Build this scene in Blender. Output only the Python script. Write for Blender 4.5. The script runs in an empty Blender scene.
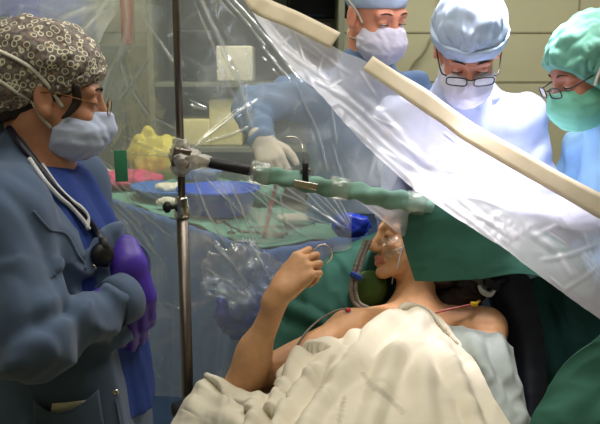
import bpy, bmesh, math, random
import numpy as np
from mathutils import Vector, Matrix, Euler
from mathutils.bvhtree import BVHTree

random.seed(7)
SC = bpy.context.scene
COL = SC.collection

# ------------------------------------------------------------------ camera
CAM = np.array([0.0, 0.0, 1.60]); PITCH = math.radians(11.0); FPX = 760.0
cam_d = bpy.data.cameras.new('camera'); cam_o = bpy.data.objects.new('camera', cam_d); COL.objects.link(cam_o)
cam_d.sensor_width = 36.0; cam_d.lens = 36.0 * FPX / 600.0; cam_d.clip_start = 0.05
cam_o.location = CAM; cam_o.rotation_euler = (math.pi / 2 - PITCH, 0, 0)
SC.camera = cam_o
# ------------------------------------------------------------------ world, exposure
wd = bpy.data.worlds.new('world'); SC.world = wd; wd.use_nodes = True
wd.node_tree.nodes['Background'].inputs[0].default_value = (0.9, 0.95, 0.85, 1)
wd.node_tree.nodes['Background'].inputs[1].default_value = 0.02
SC.view_settings.view_transform = 'Standard'; SC.view_settings.look = 'None'
SC.view_settings.gamma = 1.0; SC.view_settings.use_curve_mapping = False
SC.view_settings.exposure = 0.0

# ------------------------------------------------------------------ lights (their housings are built with the room)
def area(name, loc, target, sx, sy, power, col):
    d = bpy.data.lights.new(name, 'AREA'); d.shape = 'RECTANGLE'; d.size = sx; d.size_y = sy
    d.energy = power; d.color = col
    o = bpy.data.objects.new(name, d); COL.objects.link(o); o.location = loc
    o.rotation_euler = (Vector(target) - Vector(loc)).to_track_quat('-Z', 'Y').to_euler()
    return o
CEIL = 2.85
PANELS = [(0.12, 1.38, 13.0, (1.0, .95, .85)), (-0.7, 3.0, 18.0, (1.0, .98, .84)), (1.1, 3.3, 20.0, (1.0, .98, .86)), (-0.45, 0.1, 5.0, (1.0, .96, .88))]
for (lx, ly, pw, lc) in PANELS:
    area('ceiling_panel_light', (lx, ly, CEIL - .035), (lx, ly, 0), 1.15, .55, pw, lc)
LAMP_POS = Vector((0.66, 2.06, 2.42)); LAMP_AIM = Vector((0.465, 2.02, 1.25))
sd = bpy.data.lights.new('surgical_lamp_light', 'SPOT'); sd.energy = 420; sd.color = (1.0, .94, 1.0)
sd.spot_size = math.radians(33); sd.spot_blend = 1.0; sd.shadow_soft_size = .14
so = bpy.data.objects.new('surgical_lamp_light', sd); COL.objects.link(so)
so.rotation_euler = (LAMP_AIM - LAMP_POS).to_track_quat('-Z', 'Y').to_euler()
so.location = LAMP_POS + (LAMP_AIM - LAMP_POS).normalized() * .04

# ------------------------------------------------------------------ basic helpers
def P(px, py, Y):
    """point of the place seen in direction (px, py) at distance Y in front of the camera"""
    c, s = math.cos(PITCH), math.sin(PITCH)
    ry = FPX * c + (212 - py) * s; rz = -FPX * s + (212 - py) * c
    t = Y / ry
    return np.array([(px - 300) * t, Y, CAM[2] + rz * t])

def srgb(r, g, b):
    f = lambda v: ((v / 255 + .055) / 1.055) ** 2.4 if v > 10 else v / 255 / 12.92
    return (f(r), f(g), f(b), 1.0)

def tag(o, label=None, cat=None, group=None, kind=None):
    if label: o['label'] = label
    if cat: o['category'] = cat
    if group: o['group'] = group
    if kind: o['kind'] = kind
    return o

def thing(name, label, cat, loc, group=None):
    o = bpy.data.objects.new(name, None); COL.objects.link(o); o.location = [float(v) for v in loc]
    o.empty_display_size = .05
    return tag(o, label, cat, group)

def wloc(o):
    v = Vector(o.location)
    while o.parent:
        o = o.parent; v = v + Vector(o.location)
    return v

def mk(name, verts, faces, mat, parent=None, smooth=True, label=None, slots=None):
    """one mesh object; verts are world coordinates, moved so that the origin sits at the bottom centre"""
    V = np.asarray(verts, dtype=np.float64).reshape(-1, 3)
    lo, hi = V.min(0), V.max(0)
    org = np.array([(lo[0] + hi[0]) / 2, (lo[1] + hi[1]) / 2, lo[2]])
    me = bpy.data.meshes.new(name)
    if isinstance(faces, np.ndarray):
        n = len(faces); k = faces.shape[1]
        me.vertices.add(len(V)); me.vertices.foreach_set('co', (V - org).astype(np.float32).ravel())
        me.loops.add(n * k); me.loops.foreach_set('vertex_index', faces.astype(np.int32).ravel())
        me.polygons.add(n); me.polygons.foreach_set('loop_start', np.arange(0, n * k, k, dtype=np.int32))
        me.update(calc_edges=True); me.validate()
    else:
        me.from_pydata([tuple(v) for v in (V - org)], [], faces); me.update()
    if smooth: me.polygons.foreach_set('use_smooth', [True] * len(me.polygons))
    if mat: me.materials.append(mat)
    o = bpy.data.objects.new(name, me); COL.objects.link(o)
    if parent is not None:
        o.parent = parent; o.location = Vector(org) - wloc(parent)
    else:
        o.location = org
    if label: o['label'] = label
    return o

def cr(pts, n=8):
    """Catmull-Rom through pts"""
    p = np.asarray(pts, float)
    if len(p) < 3: n = max(n, 2)
    q = np.vstack([2 * p[0] - p[1], p, 2 * p[-1] - p[-2]])
    out = []
    for i in range(1, len(q) - 2):
        for k in range(n):
            t = k / n
            a, b, c, d = q[i - 1], q[i], q[i + 1], q[i + 2]
            out.append(.5 * ((2 * b) + (-a + c) * t + (2 * a - 5 * b + 4 * c - d) * t * t + (-a + 3 * b - 3 * c + d) * t ** 3))
    out.append(p[-1])
    return np.array(out)

def tube_geo(pts, r, n=8, flat=1.0, up=None):
    """tube along pts; r a number or one per point; flat squashes the section along 'up'"""
    pts = np.asarray(pts, float); m = len(pts)
    rr = np.full(m, r) if np.isscalar(r) else np.interp(np.linspace(0, 1, m), np.linspace(0, 1, len(r)), r)
    T = np.gradient(pts, axis=0); T /= np.linalg.norm(T, axis=1)[:, None] + 1e-12
    u = np.array([0, 0, 1.0]) if up is None else np.asarray(up, float)
    V = []; 
    a = np.cross(T[0], u)
    if np.linalg.norm(a) < 1e-3: a = np.cross(T[0], [1, 0, 0])
    for i in range(m):
        if up is not None: a = np.cross(T[i], u)
        a = a - T[i] * np.dot(a, T[i]); a /= np.linalg.norm(a) + 1e-12
        b = np.cross(T[i], a)
        for k in range(n):
            w = 2 * math.pi * k / n
            V.append(pts[i] + rr[i] * (a * math.cos(w) + b * flat * math.sin(w)))
    F = [(i * n + k, i * n + (k + 1) % n, (i + 1) * n + (k + 1) % n, (i + 1) * n + k) for i in range(m - 1) for k in range(n)]
    F.append(tuple(range(n - 1, -1, -1))); F.append(tuple((m - 1) * n + k for k in range(n)))
    return V, F

class MB:
    """collects pieces of one mesh"""
    def __init__(s): s.V = []; s.F = []
    def add(s, V, F):
        o = len(s.V); s.V += [tuple(v) for v in V]; s.F += [tuple(i + o for i in f) for f in F]; return s
    def tube(s, pts, r, n=8, flat=1.0, up=None): return s.add(*tube_geo(pts, r, n, flat, up))
    def box(s, c, h, R=None, bev=.004):
        bm = bmesh.new(); bmesh.ops.create_cube(bm, size=2)
        for v in bm.verts: v.co = Vector((v.co.x * h[0], v.co.y * h[1], v.co.z * h[2]))
        if bev > 0: bmesh.ops.bevel(bm, geom=list(bm.edges), offset=min(bev, min(h) * .9), segments=2, profile=.6, affect='EDGES')
        bm.verts.index_update()
        R = np.eye(3) if R is None else np.asarray(R)
        V = [R @ np.array(v.co) + np.asarray(c, float) for v in bm.verts]
        F = [tuple(v.index for v in f.verts) for f in bm.faces]; bm.free()
        return s.add(V, F)
    def lathe(s, prof, c, n=24, R=None, sx=1, sy=1):
        V = []; m = len(prof); R = np.eye(3) if R is None else np.asarray(R)
        for (r, z) in prof:
            for k in range(n):
                w = 2 * math.pi * k / n
                V.append(R @ np.array([r * sx * math.cos(w), r * sy * math.sin(w), z]) + np.asarray(c, float))
        F = [(i * n + k, i * n + (k + 1) % n, (i + 1) * n + (k + 1) % n, (i + 1) * n + k) for i in range(m - 1) for k in range(n)]
        F.append(tuple(range(n - 1, -1, -1))); F.append(tuple((m - 1) * n + k for k in range(n)))
        return s.add(V, F)
    def ball(s, c, r, R=None):
        r = (r, r, r) if np.isscalar(r) else r
        prof = [(max(1e-4, math.sin(t)), -math.cos(t)) for t in np.linspace(0.02, math.pi - .02, 11)]
        R = np.eye(3) if R is None else np.asarray(R); k = len(s.V)
        s.lathe(prof, (0, 0, 0), 16)
        for i in range(k, len(s.V)): s.V[i] = tuple(R @ (np.array(s.V[i]) * np.array(r)) + np.asarray(c, float))
        return s
    def build(s, name, mat, parent=None, smooth=True, label=None):
        o = mk(name, s.V, s.F, mat, parent, smooth, label)
        return o

def sharp(o, deg=40):
    me = o.data; bm = bmesh.new(); bm.from_mesh(me)
    for e in bm.edges:
        if len(e.link_faces) == 2: e.smooth = e.calc_face_angle(0) < math.radians(deg)
    bm.to_mesh(me); bm.free(); return o

def rot(rx=0, ry=0, rz=0):
    return np.array(Matrix.Rotation(math.radians(rz), 3, 'Z') @ Matrix.Rotation(math.radians(ry), 3, 'Y') @ Matrix.Rotation(math.radians(rx), 3, 'X'))

def frame(x, z):
    """rotation whose columns are x, y, z axes; z is made square to x"""
    x = np.asarray(x, float); x = x / np.linalg.norm(x); z = np.asarray(z, float); z = z - x * np.dot(x, z); z /= np.linalg.norm(z)
    return np.stack([x, np.cross(z, x), z], 1)

# ------------------------------------------------------------------ smooth 3D noise (sums of warped sines), used for cloth folds
_rn = np.random.RandomState(3)
_K = [(_rn.normal(size=3), _rn.uniform(0, 6.28)) for _ in range(14)]
def wn(p, sc, seed=0):
    """p (...,3) -> about [-1,1]; sc = frequency per axis"""
    q = p * np.asarray(sc, float)
    w = sum(np.sin(q @ _K[(i + seed) % 14][0] * 1.7 + _K[(i + seed) % 14][1]) for i in range(3)) * .35
    o = 0
    for i in range(4):
        kv, ph = _K[(i + 4 + seed) % 14]
        o = o + np.sin(q @ kv * 1.9 + ph + 2.0 * w)
    return o / 2.4
def ridge(n): return 1 - 2 * np.minimum(1, np.abs(n))

# ------------------------------------------------------------------ implicit bodies: smooth unions on an uneven grid, then surface nets
def axis(lo, hi, h, fine=()):
    out = [lo]
    while out[-1] < hi:
        s = h
        for (a, b, f) in fine:
            d = max(a - out[-1], out[-1] - b, 0)
            s = min(s, max(f, min(h, f + d * .35)))
        out.append(out[-1] + s)
    return np.array(out)

class Field:
    def __init__(s, lo, hi, h, fine=()):
        """fine: list of (lo3, hi3, step)"""
        s.ax = [axis(lo[i], hi[i], h, [(f[0][i], f[1][i], f[2]) for f in fine]) for i in range(3)]
        s.F = np.full([len(a) for a in s.ax], .2, np.float32)
        s.R = np.eye(3); s.t = np.zeros(3); s.s = 1.0; s.grow = 0.0
    def at(s, R=None, t=(0, 0, 0), sc=1.0):
        s.R = np.eye(3) if R is None else np.asarray(R); s.t = np.asarray(t, float); s.s = sc; return s
    def w(s, p): return s.R @ (np.asarray(p, float) * s.s) + s.t
    def sub(s, lo, hi):
        sl = []
        for i in range(3):
            a = np.searchsorted(s.ax[i], lo[i]); b = np.searchsorted(s.ax[i], hi[i])
            if b - a < 1: return None, None
            sl.append(slice(a, b))
        G = np.stack(np.meshgrid(*[s.ax[i][sl[i]] for i in range(3)], indexing='ij'), -1).astype(np.float32)
        return tuple(sl), G
    def put(s, fn, lo, hi, k=.015, op='+'):
        m = k + .03
        sl, G = s.sub(np.asarray(lo) - m, np.asarray(hi) + m)
        if sl is None: return
        d = fn(G); a = s.F[sl]
        if op == '+':
            h = np.maximum(k - np.abs(a - d), 0) / max(k, 1e-6); r = np.minimum(a, d) - h * h * k * .25
        else:
            d = -d; h = np.maximum(k - np.abs(a - d), 0) / max(k, 1e-6); r = np.maximum(a, d) + h * h * k * .25
        s.F[sl] = r
    def rc(s, a, b, ra, rb, k=.015, op='+', sq=None, rawscale=False):
        """tapered limb from a to b; sq=(direction, factor) flattens the section along a direction"""
        a, b = s.w(a), s.w(b); ra *= s.s; rb *= s.s
        if op == '+': ra += s.grow; rb += s.grow
        ab = b - a; L2 = float(ab @ ab) + 1e-12
        if sq is not None:
            dv = s.R @ np.asarray(sq[0], float); dv /= np.linalg.norm(dv); fac = sq[1]
        R = max(ra, rb) * (1.0 if sq is None else max(1, sq[1]))
        def fn(G):
            p = G - a.astype(np.float32)
            t = np.clip(p @ (ab / L2).astype(np.float32), 0, 1)
            q = p - t[..., None] * ab.astype(np.float32)
            if sq is not None:
                c = q @ dv.astype(np.float32); q = q + (c * (1 / fac - 1))[..., None] * dv.astype(np.float32)
            d = np.sqrt((q * q).sum(-1)) - (ra + (rb - ra) * t)
            return d if sq is None else d * min(1, fac)
        s.put(fn, np.minimum(a, b) - R, np.maximum(a, b) + R, k, op)
    def chain(s, pts, rs, k=.012, **kw):
        for i in range(len(pts) - 1): s.rc(pts[i], pts[i + 1], rs[i], rs[i + 1], k, **kw)
    def ell(s, c, r, k=.015, op='+', R=None):
        c = s.w(c); r = np.asarray(r, float) * s.s
        if op == '+': r = r + s.grow
        M = s.R if R is None else s.R @ np.asarray(R)
        def fn(G):
            q = (G - c.astype(np.float32)) @ M.astype(np.float32)
            k0 = np.sqrt(((q / r) ** 2).sum(-1)); k1 = np.sqrt(((q / (r * r)) ** 2).sum(-1))
            return k0 * (k0 - 1) / (k1 + 1e-6)
        m = float(max(r)); s.put(fn, c - m, c + m, k, op)
    def plane(s, c, n, k=.004):
        """remove the side the normal points to"""
        c = s.w(c); n = s.R @ np.asarray(n, float); n /= np.linalg.norm(n)
        G = np.stack(np.meshgrid(*s.ax, indexing='ij'), -1).astype(np.float32)
        d = (G - c.astype(np.float32)) @ n.astype(np.float32)
        h = np.maximum(k - np.abs(s.F - d), 0) / k; s.F = np.maximum(s.F, d) + h * h * k * .25
    def pts(s): return np.stack(np.meshgrid(*s.ax, indexing='ij'), -1).astype(np.float32)
    def disp(s, fn):
        """add fn(points) to the field near the surface"""
        m = np.abs(s.F) < .06; ii = np.nonzero(m)
        G = np.stack([s.ax[0][ii[0]], s.ax[1][ii[1]], s.ax[2][ii[2]]], -1)
        s.F[m] += fn(G).astype(np.float32)
    def mesh(s, smooth=2):
        F = s.F; xs, ys, zs = s.ax
        F = F.copy(); F[0] = F[-1] = .05; F[:, 0] = F[:, -1] = .05; F[:, :, 0] = F[:, :, -1] = .05
        I = F < 0; nx, ny, nz = F.shape
        c = np.zeros((nx - 1, ny - 1, nz - 1), np.int8)
        for i in (0, 1):
            for j in (0, 1):
                for k in (0, 1): c += I[i:nx - 1 + i, j:ny - 1 + j, k:nz - 1 + k]
        A = np.argwhere((c > 0) & (c < 8)); ident = np.full(c.shape, -1, np.int64); ident[A[:, 0], A[:, 1], A[:, 2]] = np.arange(len(A))
        S = np.zeros((len(A), 3)); N = np.zeros(len(A))
        cor = [(i, j, k) for i in (0, 1) for j in (0, 1) for k in (0, 1)]
        val = {q: F[A[:, 0] + q[0], A[:, 1] + q[1], A[:, 2] + q[2]] for q in cor}
        for q in cor:
            for a in range(3):
                if q[a] == 0:
                    e = list(q); e[a] = 1; e = tuple(e)
                    f0, f1 = val[q], val[e]; m = (f0 < 0) != (f1 < 0)
                    t = np.where(m, f0 / np.where(m, f0 - f1, 1), 0)
                    for b in range(3): S[:, b] += np.where(m, t if b == a else q[b], 0)
                    N += m
        S /= N[:, None]
        V = np.stack([s.ax[a][A[:, a]] + S[:, a] * (s.ax[a][A[:, a] + 1] - s.ax[a][A[:, a]]) for a in range(3)], 1)
        Q = []
        for a in range(3):
            b, d = (a + 1) % 3, (a + 2) % 3
            lo = [slice(None)] * 3; hi = [slice(None)] * 3
            lo[a] = slice(0, F.shape[a] - 1); hi[a] = slice(1, F.shape[a])
            s0, s1 = I[tuple(lo)], I[tuple(hi)]
            E = np.argwhere(s0 != s1)
            E = E[(E[:, b] > 0) & (E[:, d] > 0) & (E[:, b] < F.shape[b] - 1) & (E[:, d] < F.shape[d] - 1)]
            fl = s0[E[:, 0], E[:, 1], E[:, 2]]
            def cell(db, dd):
                e = E.copy(); e[:, b] -= db; e[:, d] -= dd; return ident[e[:, 0], e[:, 1], e[:, 2]]
            q = np.stack([cell(1, 1), cell(0, 1), cell(0, 0), cell(1, 0)], 1)
            q[~fl] = q[~fl][:, ::-1]; Q.append(q)
        Q = np.vstack(Q); Q = Q[(Q >= 0).all(1)]
        for _ in range(smooth):
            acc = np.zeros_like(V); n = np.zeros(len(V))
            for k in range(4):
                i, j = Q[:, k], Q[:, (k + 1) % 4]
                np.add.at(acc, i, V[j]); np.add.at(n, i, 1)
            V = V * .5 + acc / np.maximum(n, 1)[:, None] * .5
        return V, Q
    def build(s, name, mat, parent=None, smooth=2, label=None):
        V, Q = s.mesh(smooth); return mk(name, V, Q, mat, parent, True, label)

def bvh(*objs):
    V = []; F = []
    for o in objs:
        off = wloc(o); k = len(V)
        V += [tuple(v.co + off) for v in o.data.vertices]; F += [tuple(i + k for i in p.vertices) for p in o.data.polygons]
    return BVHTree.FromPolygons(V, F)

def cast(tree, p, d, off=.003, back=.6):
    """lay point p onto a surface along direction d"""
    d = Vector(d).normalized(); p = Vector([float(v) for v in p])
    h = tree.ray_cast(p - d * back, d)
    return np.array(h[0] - d * off) if h[0] is not None else np.array(p)
# ------------------------------------------------------------------ materials
def nt(name):
    m = bpy.data.materials.new(name); m.use_nodes = True
    t = m.node_tree; t.nodes.clear(); out = t.nodes.new('ShaderNodeOutputMaterial')
    return m, t, out
def N(t, kind, **kw):
    n = t.nodes.new(kind)
    for k, v in kw.items():
        if k in n.inputs.keys(): n.inputs[k].default_value = v
        else: setattr(n, k, v)
    return n
def L(t, a, b): t.links.new(a, b)

def M(name, col, rough=.7, var=.12, nscale=30, bump=0.0, bscale=400, metal=0.0, sss=0.0, sheen=0.0, spec=.4, trans=0.0):
    m, t, out = nt(name); c = srgb(*col)
    b = N(t, 'ShaderNodeBsdfPrincipled'); b.inputs['Roughness'].default_value = rough; b.inputs['Metallic'].default_value = metal
    b.inputs['Specular IOR Level'].default_value = spec
    tc = N(t, 'ShaderNodeTexCoord'); nz = N(t, 'ShaderNodeTexNoise'); nz.inputs['Scale'].default_value = nscale; nz.inputs['Detail'].default_value = 4
    L(t, tc.outputs['Object'], nz.inputs['Vector'])
    rp = N(t, 'ShaderNodeValToRGB'); L(t, nz.outputs['Fac'], rp.inputs['Fac'])
    rp.color_ramp.elements[0].position = .3; rp.color_ramp.elements[1].position = .7
    rp.color_ramp.elements[0].color = (c[0] * (1 - var), c[1] * (1 - var), c[2] * (1 - var), 1)
    rp.color_ramp.elements[1].color = (min(1, c[0] * (1 + var)), min(1, c[1] * (1 + var)), min(1, c[2] * (1 + var)), 1)
    L(t, rp.outputs['Color'], b.inputs['Base Color'])
    if sss:
        b.inputs['Subsurface Weight'].default_value = sss; b.inputs['Subsurface Radius'].default_value = (.012, .005, .003); b.inputs['Subsurface Scale'].default_value = 1.0
    if sheen: b.inputs['Sheen Weight'].default_value = sheen
    if bump:
        n2 = N(t, 'ShaderNodeTexNoise'); n2.inputs['Scale'].default_value = bscale; n2.inputs['Detail'].default_value = 3
        L(t, tc.outputs['Object'], n2.inputs['Vector'])
        bp = N(t, 'ShaderNodeBump'); bp.inputs['Strength'].default_value = bump; bp.inputs['Distance'].default_value = .002
        L(t, n2.outputs['Fac'], bp.inputs['Height']); L(t, bp.outputs['Normal'], b.inputs['Normal'])
    if trans:
        tr = N(t, 'ShaderNodeBsdfTranslucent'); L(t, rp.outputs['Color'], tr.inputs['Color'])
        mx = N(t, 'ShaderNodeMixShader'); mx.inputs['Fac'].default_value = trans
        L(t, b.outputs[0], mx.inputs[1]); L(t, tr.outputs[0], mx.inputs[2]); L(t, mx.outputs[0], out.inputs[0])
    else: L(t, b.outputs[0], out.inputs[0])
    return m

def film(name, haze=.1, tint=(1, 1, 1), gloss=.10, rough=.14, hcol=(.9, .92, .95), bscale=18, bstr=.35, crease=.5, trl=.5, fres=.35):
    """thin clear polythene: mostly see-through, hazier where it is creased and doubled ('crease' attribute)"""
    m, t, out = nt(name)
    tc = N(t, 'ShaderNodeTexCoord')
    at = N(t, 'ShaderNodeAttribute'); at.attribute_name = 'crease'
    nz = N(t, 'ShaderNodeTexNoise'); nz.inputs['Scale'].default_value = bscale; nz.inputs['Detail'].default_value = 5; nz.inputs['Distortion'].default_value = 1.2
    L(t, tc.outputs['Object'], nz.inputs['Vector'])
    bp = N(t, 'ShaderNodeBump'); bp.inputs['Strength'].default_value = bstr; bp.inputs['Distance'].default_value = .01
    L(t, nz.outputs['Fac'], bp.inputs['Height'])
    tp = N(t, 'ShaderNodeBsdfTransparent'); tp.inputs['Color'].default_value = (*tint, 1)
    df = N(t, 'ShaderNodeBsdfDiffuse'); df.inputs['Color'].default_value = (*hcol, 1); L(t, bp.outputs['Normal'], df.inputs['Normal'])
    tl = N(t, 'ShaderNodeBsdfTranslucent'); tl.inputs['Color'].default_value = (*hcol, 1); L(t, bp.outputs['Normal'], tl.inputs['Normal'])
    hz = N(t, 'ShaderNodeMixShader'); hz.inputs['Fac'].default_value = trl
    L(t, df.outputs[0], hz.inputs[1]); L(t, tl.outputs[0], hz.inputs[2])
    ma = N(t, 'ShaderNodeMath', operation='MULTIPLY_ADD'); ma.use_clamp = True
    L(t, at.outputs['Fac'], ma.inputs[0]); ma.inputs[1].default_value = crease; ma.inputs[2].default_value = haze
    m1 = N(t, 'ShaderNodeMixShader'); L(t, ma.outputs[0], m1.inputs['Fac']); L(t, tp.outputs[0], m1.inputs[1]); L(t, hz.outputs[0], m1.inputs[2])
    gl = N(t, 'ShaderNodeBsdfGlossy'); gl.inputs['Roughness'].default_value = rough; gl.inputs['Color'].default_value = (1, 1, 1, 1)
    L(t, bp.outputs['Normal'], gl.inputs['Normal'])
    lw = N(t, 'ShaderNodeLayerWeight'); lw.inputs['Blend'].default_value = .25; L(t, bp.outputs['Normal'], lw.inputs['Normal'])
    g2 = N(t, 'ShaderNodeMath', operation='MULTIPLY_ADD'); g2.use_clamp = True
    L(t, lw.outputs['Fresnel'], g2.inputs[0]); g2.inputs[1].default_value = fres; g2.inputs[2].default_value = gloss
    g3 = N(t, 'ShaderNodeMath', operation='MULTIPLY_ADD'); g3.use_clamp = True
    L(t, at.outputs['Fac'], g3.inputs[0]); g3.inputs[1].default_value = .25 * crease / .5; L(t, g2.outputs[0], g3.inputs[2])
    m2 = N(t, 'ShaderNodeMixShader'); L(t, g3.outputs[0], m2.inputs['Fac']); L(t, m1.outputs[0], m2.inputs[1]); L(t, gl.outputs[0], m2.inputs[2])
    L(t, m2.outputs[0], out.inputs[0])
    return m

def glow(name, col, strength):
    m, t, out = nt(name); e = N(t, 'ShaderNodeEmission'); e.inputs['Color'].default_value = srgb(*col); e.inputs['Strength'].default_value = strength
    L(t, e.outputs[0], out.inputs[0]); return m

def cap_print(name):
    """grey-brown cotton with scattered cream rings and rosy dots"""
    m, t, out = nt(name)
    b = N(t, 'ShaderNodeBsdfPrincipled'); b.inputs['Roughness'].default_value = .85
    tc = N(t, 'ShaderNodeTexCoord')
    def layer(scale, lo, hi, rnd=1.0):
        v = N(t, 'ShaderNodeTexVoronoi'); v.inputs['Scale'].default_value = scale; v.inputs['Randomness'].default_value = rnd
        L(t, tc.outputs['Object'], v.inputs['Vector'])
        a = N(t, 'ShaderNodeMath', operation='GREATER_THAN'); L(t, v.outputs['Distance'], a.inputs[0]); a.inputs[1].default_value = lo
        c = N(t, 'ShaderNodeMath', operation='LESS_THAN'); L(t, v.outputs['Distance'], c.inputs[0]); c.inputs[1].default_value = hi
        mu = N(t, 'ShaderNodeMath', operation='MULTIPLY'); L(t, a.outputs[0], mu.inputs[0]); L(t, c.outputs[0], mu.inputs[1])
        return mu.outputs[0]
    nz = N(t, 'ShaderNodeTexNoise'); nz.inputs['Scale'].default_value = 140; nz.inputs['Detail'].default_value = 3; L(t, tc.outputs['Object'], nz.inputs['Vector'])
    rp = N(t, 'ShaderNodeValToRGB'); L(t, nz.outputs['Fac'], rp.inputs['Fac'])
    rp.color_ramp.elements[0].position = .38; rp.color_ramp.elements[1].position = .62
    rp.color_ramp.elements[0].color = srgb(92, 85, 84); rp.color_ramp.elements[1].color = srgb(138, 128, 120)
    last = rp.outputs['Color']
    for (sc, lo, hi, col, rnd) in ((80, .0, .2, (164, 124, 108), 1.0), (72, .32, .45, (220, 216, 188), .85)):
        mx = N(t, 'ShaderNodeMixRGB'); L(t, layer(sc, lo, hi, rnd), mx.inputs['Fac']); L(t, last, mx.inputs['Color1']); mx.inputs['Color2'].default_value = srgb(*col); last = mx.outputs[0]
    L(t, last, b.inputs['Base Color']); L(t, b.outputs[0], out.inputs[0]); return m

SKIN = dict(rough=.5, var=.07, nscale=60, bump=.08, bscale=700, sss=.12)
m_skin_nurse = M('skin_nurse', (184, 130, 100), **SKIN)
m_skin_patient = M('skin_patient', (202, 152, 108), **SKIN)
m_skin_surgeon = M('skin_surgeon', (222, 150, 124), **SKIN)
m_skin_dark = M('skin_tanned', (184, 122, 98), **SKIN)
m_lip = M('lip', (176, 112, 88), rough=.5, var=.08, sss=.1)
m_hair = M('hair_brown', (38, 26, 22), rough=.5, var=.4, nscale=120, bump=.3, bscale=300)
m_eye = M('eye_white', (225, 220, 212), rough=.2, var=.02)
m_iris = M('iris', (40, 28, 22), rough=.2)
m_jacket = M('jacket_cotton', (74, 92, 118), rough=.88, var=.07, nscale=14, bump=.12, bscale=900, sheen=.15)
m_scrub = M('scrub_cotton', (34, 60, 132), rough=.85, var=.1, nscale=20, bump=.1, bscale=900)
m_trouser = M('trouser_cotton', (26, 40, 110), rough=.85, var=.1)
m_gown = M('gown_paper', (188, 198, 230), rough=.75, var=.06, nscale=16, bump=.15, bscale=300)
m_gown_right = M('gown_sky_blue', (150, 194, 232), rough=.75, var=.06, nscale=16, bump=.15, bscale=300)
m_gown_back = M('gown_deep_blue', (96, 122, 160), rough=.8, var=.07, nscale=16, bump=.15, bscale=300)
m_cap_blue = M('cap_pale_blue', (184, 202, 232), rough=.8, var=.06, bump=.15, bscale=500)
m_cap_green = M('cap_green', (100, 158, 138), rough=.8, var=.1, nscale=40, bump=.2, bscale=300)
m_cap_print = cap_print('cap_print')
m_mask = M('mask_pale_blue', (188, 200, 226), rough=.8, var=.04, bump=.15, bscale=600)
m_mask_white = M('mask_lilac_white', (214, 212, 232), rough=.8, var=.04, bump=.15, bscale=600)
m_mask_green = M('mask_green', (120, 196, 170), rough=.8, var=.05, bump=.15, bscale=600)
m_ribbon = M('ribbon_white', (214, 210, 196), rough=.7, var=.05)
m_glove_purple = M('nitrile_purple', (72, 48, 158), rough=.42, var=.08, bump=.1, bscale=150)
m_glove_white = M('latex_cream', (222, 208, 186), rough=.45, var=.05)
m_shoe = M('clog_white', (190, 190, 186), rough=.4)
m_frame_dark = M('spectacle_frame', (34, 28, 34), rough=.3)
m_frame_gold = M('wire_frame', (120, 84, 50), rough=.3, metal=.8)
m_black = M('rubber_black', (22, 22, 26), rough=.5)
m_navy = M('tubing_navy', (20, 22, 44), rough=.35)
m_whitepl = M('white_tubing', (206, 208, 212), rough=.35)
m_steel = M('steel', (128, 120, 112), rough=.36, var=.05, metal=1.0)
m_chrome = M('chrome', (205, 200, 190), rough=.12, var=.03, metal=1.0)
m_blanket = M('cotton_blanket', (218, 210, 188), rough=.9, var=.035, nscale=9, bump=.16, bscale=500)
m_sheet_white = M('sheet_white', (190, 196, 190), rough=.9, var=.04)
m_bag = M('white_gown_cloth', (150, 158, 150), rough=.9, var=.05)
m_green = M('drape_green', (46, 96, 80), rough=.85, var=.09, nscale=12, bump=.12, bscale=700)
m_green_dark = M('drape_dark_green', (34, 82, 68), rough=.85, var=.1, nscale=12, bump=.12, bscale=700)
m_teal = M('drape_teal', (44, 92, 94), rough=.85, var=.1, nscale=12, bump=.12, bscale=700)
m_green_light = M('drape_light_green', (116, 166, 146), rough=.85, var=.08, nscale=12, bump=.12, bscale=700)
m_skirt = M('drape_blue_grey', (100, 134, 200), rough=.6, var=.1, nscale=8, bump=.12, bscale=300)
m_field = M('drape_pale', (206, 210, 230), rough=.85, var=.05)
m_cushion = M('foam_olive', (62, 88, 34), rough=.85, var=.12)
m_pad = M('pad_navy_black', (16, 22, 36), rough=.6, var=.2)
m_basin = M('basin_blue', (22, 84, 204), rough=.35, var=.06)
m_tray = M('tray_blue', (60, 120, 200), rough=.45, var=.08)
m_pink = M('wrap_magenta', (214, 74, 118), rough=.7, var=.14, bump=.2, bscale=80)
m_yellow = M('bag_yellow', (222, 208, 92), rough=.5, var=.12, bump=.2, bscale=60)
m_gauze = M('gauze', (232, 226, 204), rough=.95, var=.06, bump=.4, bscale=300)
m_greenbox = M('card_green', (58, 132, 96), rough=.6, var=.05)
m_tan = M('adhesive_tan', (234, 224, 200), rough=.6, var=.05, nscale=20, trans=.4)
m_tape = M('tape_cream', (214, 206, 176), rough=.55, var=.08)
m_red = M('red_plastic', (190, 34, 34), rough=.4)
m_redtube = M('red_brown_tube', (150, 62, 56), rough=.4)
m_wrap = M('bar_wrap_green', (112, 150, 134), rough=.8, var=.08, nscale=12, bump=.12, bscale=700)
m_grey = M('grey_cable', (112, 104, 92), rough=.5)
m_bluelit = M('blue_and_bluelit_plastic', (30, 56, 170), rough=.25, var=.15)  # the bag's own blue; on the wrap, blue light put into the colour
m_yellowpl = M('yellow_plastic', (220, 180, 40), rough=.4)
m_orange = M('orange_plastic', (190, 104, 60), rough=.5)
m_bin_blue = M('bin_blue', (50, 90, 190), rough=.5)
m_cream = M('pack_cream', (232, 220, 160), rough=.7, var=.06)
m_cabinet = M('cabinet_grey', (120, 122, 104), rough=.5, var=.04)
m_cabinet2 = M('cabinet_grey_green', (92, 98, 76), rough=.5, var=.05)
m_screen = M('screen_black', (12, 12, 16), rough=.2)
m_white = M('white_enamel', (200, 200, 196), rough=.35)
m_wall = M('wall_panel', (194, 190, 160), rough=.6, var=.03, nscale=3)
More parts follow.
